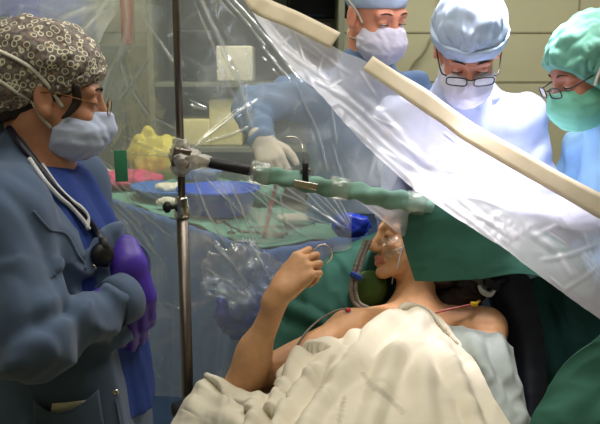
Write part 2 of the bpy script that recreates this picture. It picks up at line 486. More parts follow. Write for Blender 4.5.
m_seam = M('panel_seam', (150, 146, 120), rough=.7)
m_floor = M('floor_vinyl', (104, 104, 84), rough=.35, var=.08, nscale=5)
m_ceil = M('ceiling_tile', (190, 188, 172), rough=.9)
m_panel_glow = glow('panel_diffuser', (255, 248, 226), 2.0)
m_lamp_glow = glow('lamp_led', (255, 250, 255), 12.0)
m_film = film('clear_film', haze=.22, tint=(.95, .97, .96), gloss=.05, rough=.16, hcol=(.82, .91, .93), bscale=9, bstr=.5, crease=.55, trl=.45)
m_film_milk = film('milky_film', haze=.44, tint=(.95, .95, .97), gloss=.012, rough=.45, fres=.10, hcol=(.86, .85, .91), bscale=10, bstr=.25, crease=.22, trl=.55)
m_film_corner = film('crumpled_corner_film', haze=.34, tint=(.95, .96, .93), gloss=.06, rough=.2, hcol=(.9, .9, .84), bscale=16, bstr=.6, crease=.6, trl=.4)
m_film_bag = film('crumpled_film', haze=.05, tint=(.8, .86, .98), gloss=.26, rough=.08, hcol=(.75, .85, 1.0), bscale=30, bstr=.8, crease=.5)  # clear film; its blue reflections are put into tint and haze colour
m_film_joint = film('tape_wrap_film', haze=.62, tint=(.96, .96, .93), gloss=.06, rough=.25, hcol=(.84, .81, .72), bscale=40, bstr=.4, crease=.3)
m_film_tape = film('clear_tape', haze=.16, tint=(.97, .97, .95), gloss=.07, rough=.2, hcol=(.95, .93, .85), bscale=40, bstr=.4, crease=.3)
# ------------------------------------------------------------------ room shell
XL, XR, YB, YF = -2.4, 2.6, 4.5, -1.6
def slab(name, c, h, mat, bev=0):
    return tag(MB().box(c, h, bev=bev).build(name, mat, smooth=False), kind='structure')
slab('floor', ((XL + XR) / 2, (YB + YF) / 2, -.05), ((XR - XL) / 2 + .1, (YB - YF) / 2 + .1, .05), m_floor)
slab('ceiling', ((XL + XR) / 2, (YB + YF) / 2, CEIL + .05), ((XR - XL) / 2 + .1, (YB - YF) / 2 + .1, .05), m_ceil)
slab('wall_back', ((XL + XR) / 2, YB + .05, CEIL / 2), ((XR - XL) / 2 + .1, .05, CEIL / 2), m_wall)
slab('wall_front', ((XL + XR) / 2, YF - .05, CEIL / 2), ((XR - XL) / 2 + .1, .05, CEIL / 2), m_wall)
slab('wall_left', (XL - .05, (YB + YF) / 2, CEIL / 2), (.05, (YB - YF) / 2, CEIL / 2), m_wall)
slab('wall_right', (XR + .05, (YB + YF) / 2, CEIL / 2), (.05, (YB - YF) / 2, CEIL / 2), m_wall)
slab('baseboard_back', ((XL + XR) / 2, YB - .006, .06), ((XR - XL) / 2, .006, .06), m_seam, .003)
for i, z in enumerate((.75, 1.5, 1.78, 2.3)):
    slab('trim_%d' % (i + 1), ((XL + XR) / 2, YB - .002, z), ((XR - XL) / 2, .003, .005), m_seam)
for i, x in enumerate((-1.3, .15, 1.6)):
    slab('trim_%d' % (i + 5), (x, YB - .002, CEIL / 2), (.005, .003, CEIL / 2), m_seam)

# ceiling lights (the housings of the lights set at the top)
for i, (lx, ly, pw, lc) in enumerate(PANELS):
    t = thing('ceiling_light', ('flush ceiling light panel above the patient', 'flush ceiling light panel over the far left of the room',
              'flush ceiling light panel over the far right of the room', 'flush ceiling light panel above the woman in the patterned cap')[i], 'light', (lx, ly, CEIL - .03), 'ceiling light panels')
    f = MB()
    for (dx, dy, hx, hy) in ((0, .3, .62, .02), (0, -.3, .62, .02), (.6, 0, .02, .28), (-.6, 0, .02, .28)): f.box((lx + dx, ly + dy, CEIL - .014), (hx, hy, .014), bev=.002)
    f.build('frame', m_white, t, False)
    MB().box((lx, ly, CEIL - .012), (.578, .278, .01), bev=0).build('diffuser', m_panel_glow, t, False)

# surgical lamp, hung from the ceiling above the surgeons, out of frame
ld = (LAMP_AIM - LAMP_POS).normalized(); LR = frame(np.cross([0, 1, 0], ld), -np.array(ld))
t = thing('surgical_lamp', 'round white surgical lamp hanging above the operating site', 'lamp', LAMP_POS)
MB().lathe([(.001, .10), (.08, .1), (.2, .07), (.27, .02), (.275, 0), (.255, -.002), (.25, .012), (.001, .012)], LAMP_POS, 40, LR).build('lamp_head', m_white, t)
MB().lathe([(.001, .011), (.24, .011), (.24, .004), (.001, .004)], LAMP_POS, 32, LR).build('lens', m_lamp_glow, t)
up = np.array(LAMP_POS) - np.array(ld) * .1
MB().tube(cr([up, up + [0.02, .02, .12], up + [.25, .2, .24], (1.0, 2.35, 2.62), (1.0, 2.35, CEIL - .02)], 6), .024, 12).build('arm', m_white, t)
MB().lathe([(.001, 0), (.09, 0), (.09, -.05), (.04, -.09), (.001, -.09)], (1.0, 2.35, CEIL), 24).build('ceiling_mount', m_white, t)

# ------------------------------------------------------------------ far background, seen through the film
# supply cabinet with open shelves and packs
cx, cy = -.27, 4.1
t = thing('supply_cabinet', 'grey open supply cabinet against the far wall behind the film', 'cabinet', (cx, cy, 0))
W, D, H = .475, .24, 2.02
f = MB()
for sx in (-1, 1): MB().box((cx + sx * W, cy, H / 2), (.015, D, H / 2), bev=.003).build('side_panel', m_cabinet, t, False)
MB().box((cx, cy + D - .01, H / 2), (W, .01, H / 2), bev=0).build('back_panel', m_cabinet, t, False)
SHZ = (.06, .45, .85, 1.17, 1.5, 1.98)
for z in SHZ: MB().box((cx, cy - .005, z), (W - .016, D - .016, .012), bev=.002).build('shelf', m_cabinet, t, False)
def pack(name, label, cat, c, h, m, group=None):
    return tag(MB().box((c[0], c[1], c[2] + h[2] + .001), h, bev=.012).build(name, m), label, cat, group)
for (px, zi, hx, hz, m, lab) in ((196, 3, .09, .07, m_cream, 'cream paper pack on the lower lit shelf, left of the taller cream pack'),
                                 (228, 3, .085, .12, m_cream, 'tall cream paper pack on the lower lit shelf of the cabinet'),
                                 (236, 4, .1, .09, m_gauze, 'white paper pack alone on the upper shelf of the cabinet'),
                                 (262, 3, .06, .055, m_yellow, 'small yellow pack at the right end of the lower lit shelf')):
    p = P(px, 100, cy); pack('supply_pack', lab, 'pack', (p[0], cy - .02, SHZ[zi] + .012), (hx, .14, hz), m, 'paper packs in the supply cabinet')
p = P(212, 40, cy)
pack('storage_crate', 'dark grey crate on the upper shelf of the supply cabinet', 'crate', (p[0] - .06, cy - .02, SHZ[4] + .012), (.1, .15, .13), m_screen)
for (px, hx, lab) in ((190, .12, 'green drape pack lying on the middle shelf, left of the other green pack'), (244, .16, 'wide green drape pack lying on the middle shelf of the cabinet')):
    p = P(px, 130, cy); pack('drape_pack', lab, 'pack', (p[0], cy - .02, SHZ[2] + .012), (hx, .15, .09), m_green, 'green drape packs in the cabinet')
# orange cylinder stand / yellow waste sack / blue bin at the far left
oc = P(128, 30, 4.18)
gx = P(131, 60, 4.2)[0]; hh = P(130, 45, 4.0)[2]
t = thing('storage_cabinet', 'grey-green two-door cabinet under the orange cylinder', 'cabinet', (gx, 4.22, 0))
MB().box((gx, 4.24, hh / 2 + .02), (.165, .2, hh / 2 - .02), bev=.008).build('body', m_cabinet2, t, False)
for s in (-1, 1):
    dd_ = MB().box((gx + s * .082, 4.032, hh / 2 + .02), (.078, .008, hh / 2 - .05), bev=.003).build('door', m_cabinet2, t, False)
    MB().tube([(gx + s * .02, 4.012, 1.02), (gx + s * .02, 4.012, 1.16)], .006).build('handle', m_steel, dd_)
MB().box((gx, 4.26, .02), (.15, .16, .02), bev=.003).build('plinth', m_black, t, False)
t = thing('gas_cylinder', 'small orange gas cylinder standing on the grey-green cabinet', 'gas cylinder', (oc[0], oc[1], hh))
MB().lathe([(.001, .001), (.032, .001), (.036, .012), (.036, .26), (.03, .31), (.016, .34), (.012, .35), (.001, .35)], (oc[0], oc[1], hh), 24).build('tank', m_orange, t)
MB().lathe([(.001, .349), (.014, .349), (.014, .38), (.006, .39), (.001, .39)], (oc[0], oc[1], hh), 16).tube([(oc[0] - .03, oc[1], hh + .37), (oc[0] + .03, oc[1], hh + .37)], .006).build('valve', m_chrome, t)
bc = P(46, 8, 4.15)
t = thing('equipment_trolley', 'blue-topped equipment trolley behind the woman in the patterned cap', 'trolley', (bc[0], bc[1], 0))
MB().box((bc[0], bc[1], 1.78), (.22, .18, .16), bev=.02).build('case', m_bin_blue, t)
f = MB()
for sx in (-1, 1):
    for sy in (-1, 1): f.tube([(bc[0] + sx * .2, bc[1] + sy * .16, .1), (bc[0] + sx * .2, bc[1] + sy * .16, 1.63)], .015)
f.build('frame', m_steel, t)
for z in (.3, .9, 1.61): MB().box((bc[0], bc[1], z), (.22, .18, .012), bev=.003).build('shelf', m_cabinet, t)
for sx in (-1, 1):
    for sy in (-1, 1): MB().lathe([(.001, -.015), (.05, -.015), (.05, .015), (.001, .015)], (bc[0] + sx * .2, bc[1] + sy * .16, .05), 16, rot(90, 0, 0)).build('caster', m_black, t)
# monitor on the far wall
mc = P(318, -6, 4.3)
t = thing('wall_monitor', 'black wall monitor above the milky film, top edge of the view', 'monitor', (mc[0], mc[1], mc[2] - .17))
MB().box(mc, (.17, .03, .13), bev=.01).build('casing', m_screen, t)
MB().box((mc[0], mc[1] - .031, mc[2]), (.15, .003, .11), bev=.001).build('screen', m_black, t)
MB().box((mc[0], mc[1] + .11, mc[2]), (.05, .09, .05), bev=.01).build('bracket', m_cabinet, t)
MB().box((mc[0] + .02, mc[1] - .005, mc[2] - .175), (.05, .03, .02), bev=.006).build('button_box', m_cabinet, t)
# a cable running down the wall between the two middle surgeons
cab = [P(436, 20, 4.47), P(430, 40, 4.46), P(422, 55, 4.46), P(412, 66, 4.47), P(404, 90, 4.47), P(402, 130, 4.47)]
cab[0] = np.array([cab[0][0] + .03, 4.47, CEIL]); cab.insert(1, P(440, 5, 4.47))
tag(MB().tube(cr(cab, 6), .007, 8).build('wall_cable', m_seam), 'dark cable hanging down the wall between two surgeons', 'cable')

# ------------------------------------------------------------------ instrument table with its drape
TZ = 1.06
A = P(262, 242, 2.25); A[2] = TZ
Bq = P(98, 190, 3.28); Bq[2] = TZ
d = (Bq - A); d[2] = 0; LEN = 1.42; d /= np.linalg.norm(d); nrm = np.array([-d[1], d[0], 0])
if nrm[1] < 0: nrm = -nrm
WID = .42
def TP(u, v, z=0): return A + d * u * LEN + nrm * v * WID + np.array([0, 0, z])
TR = np.stack([d, np.cross([0, 0, 1], d), [0, 0, 1]], 1)
mid = TP(.5, .5)
t = thing('instrument_table', 'long steel instrument table under the pale green drape', 'table', (mid[0], mid[1], 0))
MB().box(mid - [0, 0, .03], (LEN / 2 - .02, WID / 2 - .02, .012), TR, .004).build('tabletop', m_steel, t)
for u in (.05, .95):
    for v in (.12, .88):
        q = TP(u, v); MB().tube([(q[0], q[1], .06), (q[0], q[1], TZ - .04)], .016, 12).build('leg', m_steel, t)
        MB().lathe([(.001, -.014), (.045, -.014), (.045, .014), (.001, .014)], (q[0], q[1], .045), 16, rot(90, 0, 0)).build('caster', m_black, t)
f = MB()
for v in (.12, .88): f.tube([TP(.05, v, -.75), TP(.95, v, -.75)], .012)
f.build('stretcher', m_steel, t)
# drape: pale green top sheet and hanging blue-grey skirt
nu, nv = 120, 60
V = []; 
for j in range(nv + 1):
    for i in range(nu + 1):
        u = i / nu; v = j / nv * 1.06 - .03
        p = TP(u * 1.02 - .01, v, -.012)
        p[2] += .006 * wn(np.array([u * 8, v * 4, 0]), (1, 1, 1)) + .003
        V.append(p)
F = [(j * (nu + 1) + i, j * (nu + 1) + i + 1, (j + 1) * (nu + 1) + i + 1, (j + 1) * (nu + 1) + i) for j in range(nv) for i in range(nu)]
dr = mk('table_drape', V, F, m_green_light); md = dr.modifiers.new('s', 'SOLIDIFY'); md.thickness = .004
tag(dr, 'pale green and blue drape spread over the instrument table', 'drape')
# skirt along the front edge and round the near end, folds deepening downwards
path = [TP(1.0, .5), TP(1.01, 0.02), TP(.99, -.035), TP(.5, -.04), TP(.03, -.04), TP(-.015, 0.0), TP(-.02, .3), TP(-.02, .95)]
pp = cr(path, 24); m = len(pp); nz = 40
tn = np.gradient(pp, axis=0); tn /= np.linalg.norm(tn, axis=1)[:, None]; on = np.stack([tn[:, 1], -tn[:, 0], 0 * tn[:, 0]], 1)
ctr = TP(.5, .5); sgn = np.sign(((pp - ctr) * on).sum(1).mean()); on *= sgn
al = np.concatenate([[0], np.cumsum(np.linalg.norm(np.diff(pp, axis=0), axis=1))])
V = []
for j in range(nz + 1):
    w = j / nz
    for i in range(m):
        fold = .03 * w ** .7 * math.sin(al[i] * 30 + 2 * math.sin(al[i] * 7)) + .05 * w + .008 * math.sin(al[i] * 61 + 9 * w)
        p = pp[i] + on[i] * fold; V.append((p[0], p[1], TZ - .008 - w * .86))
F = [(j * m + i, j * m + i + 1, (j + 1) * m + i + 1, (j + 1) * m + i) for j in range(nz) for i in range(m - 1)]
sk = mk('skirt', V, F, m_skirt, dr, label='blue-grey hanging skirt'); md = sk.modifiers.new('s', 'SOLIDIFY'); md.thickness = .003

def on_table(px, py):
    """the point of the table top seen at (px, py)"""
    c, s = math.cos(PITCH), math.sin(PITCH)
    ry = FPX * c + (212 - py) * s; rz = -FPX * s + (212 - py) * c
    t_ = (TZ + .003 - CAM[2]) / rz; return np.array([(px - 300) * t_, ry * t_, TZ + .003])

def basin(c, r, h, label, m, sx=1.0, sy=1.0, group=None):
    prof = [(.001, 0), (r * .72, 0), (r * .78, .006), (r * .95, h), (r * 1.03, h), (r * 1.03, h - .006), (r, h - .01)]
    inner = [(r * .93, h - .002), (r * .74, .01), (.001, .008)]
    full = [(.001, 0), (r * .72, 0), (r * .78, .006), (r * .96, h - .008), (r * 1.03, h - .008), (r * 1.03, h), (r * .93, h), (r * .75, .012), (.001, .01)]
    o = MB().lathe(full, c, 40, TR, sx, sy).build('basin', m); return tag(o, label, 'basin', group)
basin(TP(.36, .36, .003), .15, .095, 'blue plastic basin on the instrument table to the right of the upright pole', m_basin)
c0 = TP(.68, .38, .003)
basin(c0, .14, .04, 'shallow blue tray of gauze on the table to the left of the upright pole', m_tray, 1.25, .9)
def crumple(name, c, r, m, label, cat, seed=0, parent=None, R=None, h=.006):
    """a crumpled soft thing: lumpy implicit body"""
    r = np.asarray(r, float); c = np.asarray(c, float)
    f = Field(c - r * 1.25, c + r * 1.25, h)
    f.ell(c, r, k=.01, R=R)
    f.disp(lambda G: .16 * min(r) * wn(G + seed, (42, 42, 42), seed) + .10 * min(r) * ridge(wn(G + seed * 3, (70, 55, 60), seed + 2)))
    o = f.build(name, m, parent, 1)
    return tag(o, label, cat) if label else o
crumple('gauze_pad', c0 + [.03, .0, .034], (.07, .05, .022), m_gauze, 'crumpled white gauze in the shallow blue tray', 'gauze', 1)
crumple('gauze_pad', TP(.52, .14, .02), (.05, .035, .02), m_gauze, 'crumpled white gauze between the blue tray and the blue basin', 'gauze', 2)
crumple('gauze_pad', TP(.14, .62, .018), (.06, .035, .018), m_gauze, 'crumpled white gauze at the right of the blue basin', 'gauze', 3)
b2 = TP(.70, .80, .062)
crumple('folded_cloth', b2 - [0, 0, .032], (.15, .09, .032), m_green_light, 'stack of pale green cloths under the far blue tray', 'cloth', 12, h=.009)
basin(b2, .12, .045, 'far blue tray on the table behind the upright pole', m_tray, 1.3, .8)
crumple('gauze_pad', b2 + [-.02, 0, .042], (.08, .05, .03), m_gauze, 'heap of white cloth in the far blue tray', 'gauze', 5)
crumple('wrapped_pack', TP(.90, .34, .036), (.16, .12, .04), m_pink, 'magenta wrapped pack spread on the left of the instrument table', 'wrapping', 6, h=.009)
crumple('wrapped_pack', TP(1.0, .12, .035), (.10, .08, .04), m_gauze, 'white opened wrapping behind the magenta pack', 'wrapping', 7, h=.009)
yl = TP(.97, .85, .105)
f = Field(yl - .22, yl + .22, .008); f.ell(yl, (.15, .12, .10), k=.03); f.rc(yl + [-.08, 0, 0], yl + [-.05, 0, .12], .06, .03, k=.06); f.disp(lambda G: .012 * wn(G, (16, 16, 10), 3) + .006 * ridge(wn(G, (22, 22, 12), 5)))
tag(f.build('waste_bag', m_yellow, None, 1), 'yellow plastic waste bag at the far left of the instrument table', 'bag')
crumple('folded_cloth', TP(.44, .85, .04), (.14, .08, .045), m_green_light, 'folded pale green cloth behind the blue basin', 'cloth', 9, h=.009)
# instruments lying along the front edge
for i, (px, py, a, ln) in enumerate(((.30, .10, 20, .15), (.18, .10, -15, .16), (.08, .14, 35, .14), (.12, .32, 60, .13))):
    q = TP(px, py, .008); R = TR @ rot(0, 0, a)
    t = thing('forceps', ('ring-handled steel forceps in front of the left side of the blue basin', 'steel forceps before the right side of the blue basin, tilted the other way',
                          'ring-handled steel forceps at the corner of the table', 'ring-handled steel forceps lying crosswise before the basin')[i], 'forceps', q, 'steel instruments on the table edge')
    for s in (-1, 1):
        pts = [q + R @ np.array(v) for v in ((-ln * .5, s * .014, 0), (-ln * .2, s * .006, .002), (0, 0, .003 + .002 * s), (ln * .5, s * -.002, .002))]
        f = MB().tube(cr(pts, 5), [.0028, .0028, .003, .0018], 6)
        ring = [q + R @ np.array((-ln * .5 - .012 + .013 * math.cos(w), s * .022 + .012 * math.sin(w), 0)) for w in np.linspace(0, 6.283, 16)]
        f.tube(ring, .0024, 6); f.build('blade', m_steel, t)
# thin coiled wire and the red-brown tube standing at the table's right end
q = on_table(300, 226)
w = [q + [.05 * math.cos(a) * (1 + .12 * a / 6), .05 * math.sin(a), .004 + .002 * a] for a in np.linspace(0, 9.4, 40)]
tag(MB().tube(w, .0018, 6).build('wire_coil', m_black), 'thin dark wire coiled on the pale green drape', 'wire')
ra, rb = P(264, 237, 2.2), P(276, 184, 2.34)
tag(MB().tube([ra, rb], .006, 10).build('suction_tube', m_redtube), 'red-brown tube leaning against the table drape below the clamp', 'tube')
# ------------------------------------------------------------------ upright pole with its side bar
PX, PY = -.284, 1.80
t = thing('pole_stand', 'upright steel pole stand holding up the clear film', 'stand', (PX, PY, 0))
zc = P(180, 206, PY)[2]
MB().lathe([(.001, .09), (.0148, .09), (.0148, zc), (.001, zc)], (PX, PY, 0), 20).build('lower_tube', m_steel, t)
MB().lathe([(.001, zc - .03), (.0092, zc - .03), (.0092, 2.25), (.001, 2.25)], (PX, PY, 0), 20).build('upper_tube', m_steel, t)
MB().lathe([(.001, -.028), (.0175, -.028), (.019, -.024), (.019, .0), (.0165, .004), (.0165, .018), (.012, .024), (.001, .024)], (PX, PY, zc), 24).build('collar', m_chrome, t)
kb = MB().tube([(PX - .012, PY - .006, zc), (PX - .03, PY - .015, zc)], .006, 10)
kb.lathe([(.001, 0), (.009, 0), (.014, .004), (.014, .012), (.006, .018), (.001, .018)], (PX - .026, PY - .013, zc), 8, frame((0, 0, 1), (-1, -.4, 0.15)))
kb.build('locking_knob', m_black, t)
for k in range(5):
    a = 2 * math.pi * k / 5 + .5; e = np.array([PX + .2 * math.cos(a), PY + .2 * math.sin(a), .085])
    MB().tube([(PX, PY, .11), e], [.02, .014], 10).build('leg', m_steel, t)
    MB().lathe([(.001, -.012), (.035, -.012), (.035, .012), (.001, .012)], e - [0, 0, .05], 16, rot(90, 0, math.degrees(a))).build('caster', m_black, t)
MB().lathe([(.001, .07), (.045, .07), (.045, .13), (.02, .15), (.001, .15)], (PX, PY, 0), 20).build('hub', m_steel, t)

BA = np.array([PX, PY, P(180, 157, PY)[2]]); BB = P(432, 205, 1.86)
bd = (BB - BA) / np.linalg.norm(BB - BA); BL = np.linalg.norm(BB - BA)
def bp(s): return BA + bd * BL * s
t = thing('cross_bar', 'steel side bar reaching out from the upright pole over the patient', 'bar', BA)
MB().tube([bp(.012), bp(1)], .0105, 16).build('rod', m_chrome, t)
MB().tube([bp(.1), bp(.105), bp(.27), bp(.275)], [.0115, .0135, .0135, .0115], 16).build('grip_sleeve', m_black, t)
MB().box(BA + bd * .002, (.021, .021, .024), frame(bd, (0, 0, 1)), .006).build('joint_block', m_steel, t)
# tape wound round the joint
f = Field(BA - .07, BA + .09, .0035)
f.rc(BA - [0, 0, .022], BA + [0, 0, .03], .023, .018, k=.01); f.rc(BA, bp(.055), .024, .021, k=.015); f.disp(lambda G: .0028 * wn(G, (70, 70, 90), 4) + .002 * ridge(wn(G, (90, 80, 120), 1)))
tag(f.build('clear_tape', m_film_joint, None, 0), 'clear tape wound round the joint of pole and side bar', 'tape')
f = Field(bp(.06) - .05, bp(.1) + .05, .0035)
f.rc(bp(.065), bp(.10), .017, .0155, k=.01); f.disp(lambda G: .0022 * wn(G, (90, 70, 90), 2))
tag(f.build('clear_tape', m_film_joint, None, 0), 'clear tape wound round the bare left end of the side bar', 'tape')
# green cloth wrapped round the bar
Rb = frame(bd, (0, 0, 1)); V = []; m = 26; nl = 60
for i in range(nl + 1):
    s = .285 + .715 * i / nl
    for k in range(m):
        a = 2 * math.pi * k / m
        r = .0165 + .003 * math.sin(3 * a + i * .3) + .0025 * math.sin(i * .9 + a) + .004 * (i / nl)
        V.append(bp(s) + Rb @ np.array([0, r * math.cos(a), r * 1.15 * math.sin(a) - .004]))
F = [(i * m + k, i * m + (k + 1) % m, (i + 1) * m + (k + 1) % m, (i + 1) * m + k) for i in range(nl) for k in range(m)]
F += [tuple(range(m)), tuple(nl * m + k for k in range(m))]
tag(mk('bar_wrap', V, F, m_wrap), 'green cloth wrapped around the side bar above the patient', 'cloth')
for s, lab in ((.305, 'band of clear tape at the left end of the green bar wrap'), (.62, 'band of clear tape in the middle of the green bar wrap'), (.93, 'band of clear tape near the right end of the green bar wrap')):
    prof = [(.021, -.025), (.026, -.02), (.026, .02), (.021, .025)]
    tag(MB().lathe(prof, bp(s) - [0, 0, .003], 24, frame((0, 1, 0), bd), 1.1, 1.1).build('clear_tape', m_film_tape), lab, 'tape')
# spring clip on the bar
c = bp(.485); t = thing('spring_clip', 'black and steel spring clip gripping the green bar wrap', 'clip', c)
for s in (-1, 1): MB().box(c + [0, s * .027, -.006], (.03, .0025, .008), Rb, .002).build('jaw', m_chrome, t)
for s in (-1, 1):
    MB().tube([c + [0, s * .026, -.004], c + [0, s * .012, .024], c + [0, s * .02, .046]], [.008, .007, .008], 8, .5, (0, 1, 0)).build('lever', m_black, t)
MB().tube([c + [-.012, 0, .024], c + [.012, 0, .024]], .007, 10).build('spring', m_steel, t)
hk = [P(286, 137, 1.87), P(294, 137, 1.87), P(300, 141, 1.86), P(303, 150, 1.84), c + [0, .0, .028]]
MB().tube(cr(hk, 6), .0018, 6).build('thin_curve', m_chrome, t)  # thin chrome curve running down into the clip

# ------------------------------------------------------------------ plastic films
def seg_dist(x, y, a, b):
    ax, ay = a; bx, by = b; dx, dy = bx - ax, by - ay
    t_ = np.clip(((x - ax) * dx + (y - ay) * dy) / (dx * dx + dy * dy), 0, 1)
    return np.hypot(x - ax - t_ * dx, y - ay - t_ * dy), t_

def film_sheet(name, ctrl, nu, nv, creases, mat, wob=.006, fine=.0015, seed=0, keep=None, veil=0.0):
    """ctrl[j][i] = (px, py, Y): resting shape of the sheet; creases run across it as sharp little ridges"""
    C = np.array(ctrl, float); nj, ni = C.shape[:2]
    def interp(u, v):
        # Catmull-Rom tensor product
        def row(A_, t_):
            n = A_.shape[0] - 1; x = np.clip(t_, 0, 1) * n; i = np.minimum(x.astype(int), n - 1); f = (x - i)
            g = lambda k: A_[np.clip(i + k, 0, n)]
            sh = f.reshape(f.shape + (1,) * (A_.ndim - 1))
            return .5 * (2 * g(0) + (g(1) - g(-1)) * sh + (2 * g(-1) - 5 * g(0) + 4 * g(1) - g(2)) * sh ** 2 + (3 * g(0) - g(-1) - 3 * g(1) + g(2)) * sh ** 3)
        X = row(C, v)                       # (nv, ni, 3)
        return np.swapaxes(row(np.swapaxes(X, 0, 1), u), 0, 1)
    G = interp(np.linspace(0, 1, nu), np.linspace(0, 1, nv))
    x, y, Yd = G[..., 0], G[..., 1], G[..., 2]
    W = np.array([[P(x[j, i], y[j, i], Yd[j, i]) for i in range(nu)] for j in range(nv)])
    du = np.gradient(W, axis=1); dv = np.gradient(W, axis=0); nn = np.cross(du, dv); nn /= np.linalg.norm(nn, axis=2)[..., None] + 1e-9
    nn *= np.sign(-nn[..., 1:2])
    q = np.stack([x / 60, y / 60, 0 * x], -1)
    D = wob * wn(q, (.8, .8, 1), seed) + fine * ridge(wn(q, (3, 2.4, 1), seed + 3))
    cm = np.zeros_like(x)
    for c in creases:
        a, b, wpx, amp, st = c
        # a gently wandering line
        xx = x + 2.2 * np.sin(y / 17 + a[0]) ; yy = y + 2.0 * np.sin(x / 15 + a[1])
        dd, tt = seg_dist(xx, yy, a, b)
        fade = np.minimum(1, np.minimum(tt, 1 - tt) * 6 + (.15 if st else .6))
        D += amp * np.exp(-(dd / (wpx * 1.6)) ** 2) * fade - amp * .5 * np.exp(-((dd - wpx * 2.2) / (wpx * 1.5)) ** 2) * fade
        cm = np.maximum(cm, st * np.exp(-(dd / wpx) ** 2) * fade)
    if veil: cm = np.maximum(cm, veil * np.clip(wn(q, (1.1, 1.5, 1), seed + 6) - .15, 0, 1) + veil * .8 * np.clip(ridge(wn(q, (2.2, 1.2, 1), seed + 1)) - .55, 0, 1))
    W = W + nn * D[..., None]
    idx = np.arange(nu * nv).reshape(nv, nu)
    Q = np.stack([idx[:-1, :-1], idx[:-1, 1:], idx[1:, 1:], idx[1:, :-1]], -1).reshape(-1, 4)
    if keep is not None:
        k = keep(x, y).ravel(); Q = Q[k[Q].all(1)]
        used = np.unique(Q); re = np.full(nu * nv, -1); re[used] = np.arange(len(used)); Q = re[Q]
        V = W.reshape(-1, 3)[used]; cmf = cm.ravel()[used]
    else: V = W.reshape(-1, 3); cmf = cm.ravel()
    o = mk(name, V, Q, mat)
    at = o.data.attributes.new('crease', 'FLOAT', 'POINT'); at.data.foreach_set('value', cmf.astype(np.float32))
    return o, W

cl = []
def C_(a, b, w=1.5, amp=.004, st=.8): cl.append((a, b, max(.8, w * .62), amp * .8, st * .8))
C_((134, -10), (116, 62), 3, .008, .7); C_((116, 62), (96, 120), 2, .005, .6)
C_((197, -10), (226, 62), 3, .007, .9); C_((226, 62), (254, 128), 4, .008, .9)
C_((222, -8), (262, 46), 2, .006, .9); C_((228, -8), (304, 86), 2, .006, .9); C_((262, 46), (286, 78), 2, .005, .6)
C_((140, 6), (172, 62), 1.5, .004, .7); C_((166, 36), (172, 33), 2.5, .004, .9)
C_((133, 93), (150, 118), 1.2, .004, .8); C_((150, 118), (178, 128), 1.3, .004, .9)
C_((188, 104), (206, 107), 2.0, .004, 1.0); C_((190, 98), (208, 106), 1.2, .004, .9)
C_((246, 46), (248, 120), 1, .003, .4)
C_((186, 150), (262, 96), 2.5, .006, .5); C_((186, 152), (250, 124), 2.0, .005, .5); C_((186, 158), (240, 104), 1.5, .005, .4)
C_((178, 158), (120, 136), 1.5, .004, .5); C_((178, 160), (104, 148), 1.5, .004, .5)
for k, (a, b) in enumerate((((262, 182), (343, 228)), ((280, 184), (344, 227)), ((296, 184), (345, 226)), ((306, 184), (347, 226)), ((316, 186), (348, 225)), ((326, 190), (349, 224)), ((336, 188), (350, 222)), ((248, 186), (330, 226)))):
    C_(a, b, 1.1, .006, .9)
C_((190, 168), (226, 250), 1.6, .005, .8); C_((200, 172), (262, 236), 1.6, .005, .8); C_((226, 182), (262, 250), 2.2, .006, .9); C_((240, 186), (310, 236), 1.4, .005, .8)
C_((214, 176), (252, 248), 1.2, .004, .7); C_((258, 192), (276, 214), 1.2, .004, .6)
C_((96, 170), (178, 240), 1.5, .005, .6); C_((98, 186), (150, 262), 2, .006, .5); C_((104, 160), (176, 214), 1.5, .004, .5); C_((110, 200), (170, 270), 2, .005, .45)
C_((149, 296), (162, 304), 1.5, .005, 1.0); C_((162, 304), (190, 316), 1.3, .005, .9)
C_((270, 170), (290, 236), 1.2, .004, .4); C_((222, 244), (300, 236), 1.4, .004, .6); C_((210, 244), (262, 300), 2, .005, .5)
C_((252, 240), (268, 280), 1.5, .005, .6); C_((196, 262), (250, 300), 1.6, .005, .4); C_((320, 66), (340, 150), 2, .005, .35); C_((292, 70), (330, 176), 2, .005, .35)
C_((330, 140), (352, 200), 1.6, .005, .5); C_((120, 60), (128, 90), 2, .004, .5); C_((150, 60), (118, 96), 1.5, .004, .4)
ctrl = [[(40, -60, 2.05), (110, -60, 2.0), (180, -60, 1.90), (250, -60, 2.04), (330, -60, 2.12), (420, -60, 2.16)],
        [(40, 40, 2.06), (110, 40, 2.0), (180, 40, 1.88), (250, 40, 2.02), (330, 40, 2.12), (420, 40, 2.16)],
        [(40, 140, 2.06), (108, 140, 2.0), (182, 140, 1.86), (250, 140, 1.95), (330, 140, 2.04), (410, 140, 2.1)],
        [(40, 240, 2.02), (106, 240, 2.0), (186, 240, 1.90), (250, 240, 2.0), (320, 236, 2.03), (372, 232, 2.02)],
        [(40, 330, 2.02), (104, 330, 2.0), (188, 330, 1.92), (250, 320, 2.02), (300, 300, 2.04), (350, 290, 2.04)],
        [(40, 400, 2.02), (104, 400, 2.0), (190, 400, 1.93), (246, 390, 2.02), (296, 370, 2.04), (340, 350, 2.04)]]
def keep1(x, y):
    return (y < np.interp(x, [40, 100, 180, 250, 310, 350, 372], [395, 395, 398, 392, 330, 262, 236])) & ~((x > 352) & (y > 214)) & (x < np.interp(y, [-60, -44, 2, 34, 66, 97, 132, 192, 262], [226, 234, 268, 292, 316, 346, 378, 430, 440]))
o, _ = film_sheet('clear_film', ctrl, 400, 440, cl, m_film, seed=1, keep=keep1, veil=.38)
tag(o, 'large clear plastic sheet hung behind the upright pole', 'plastic sheet')

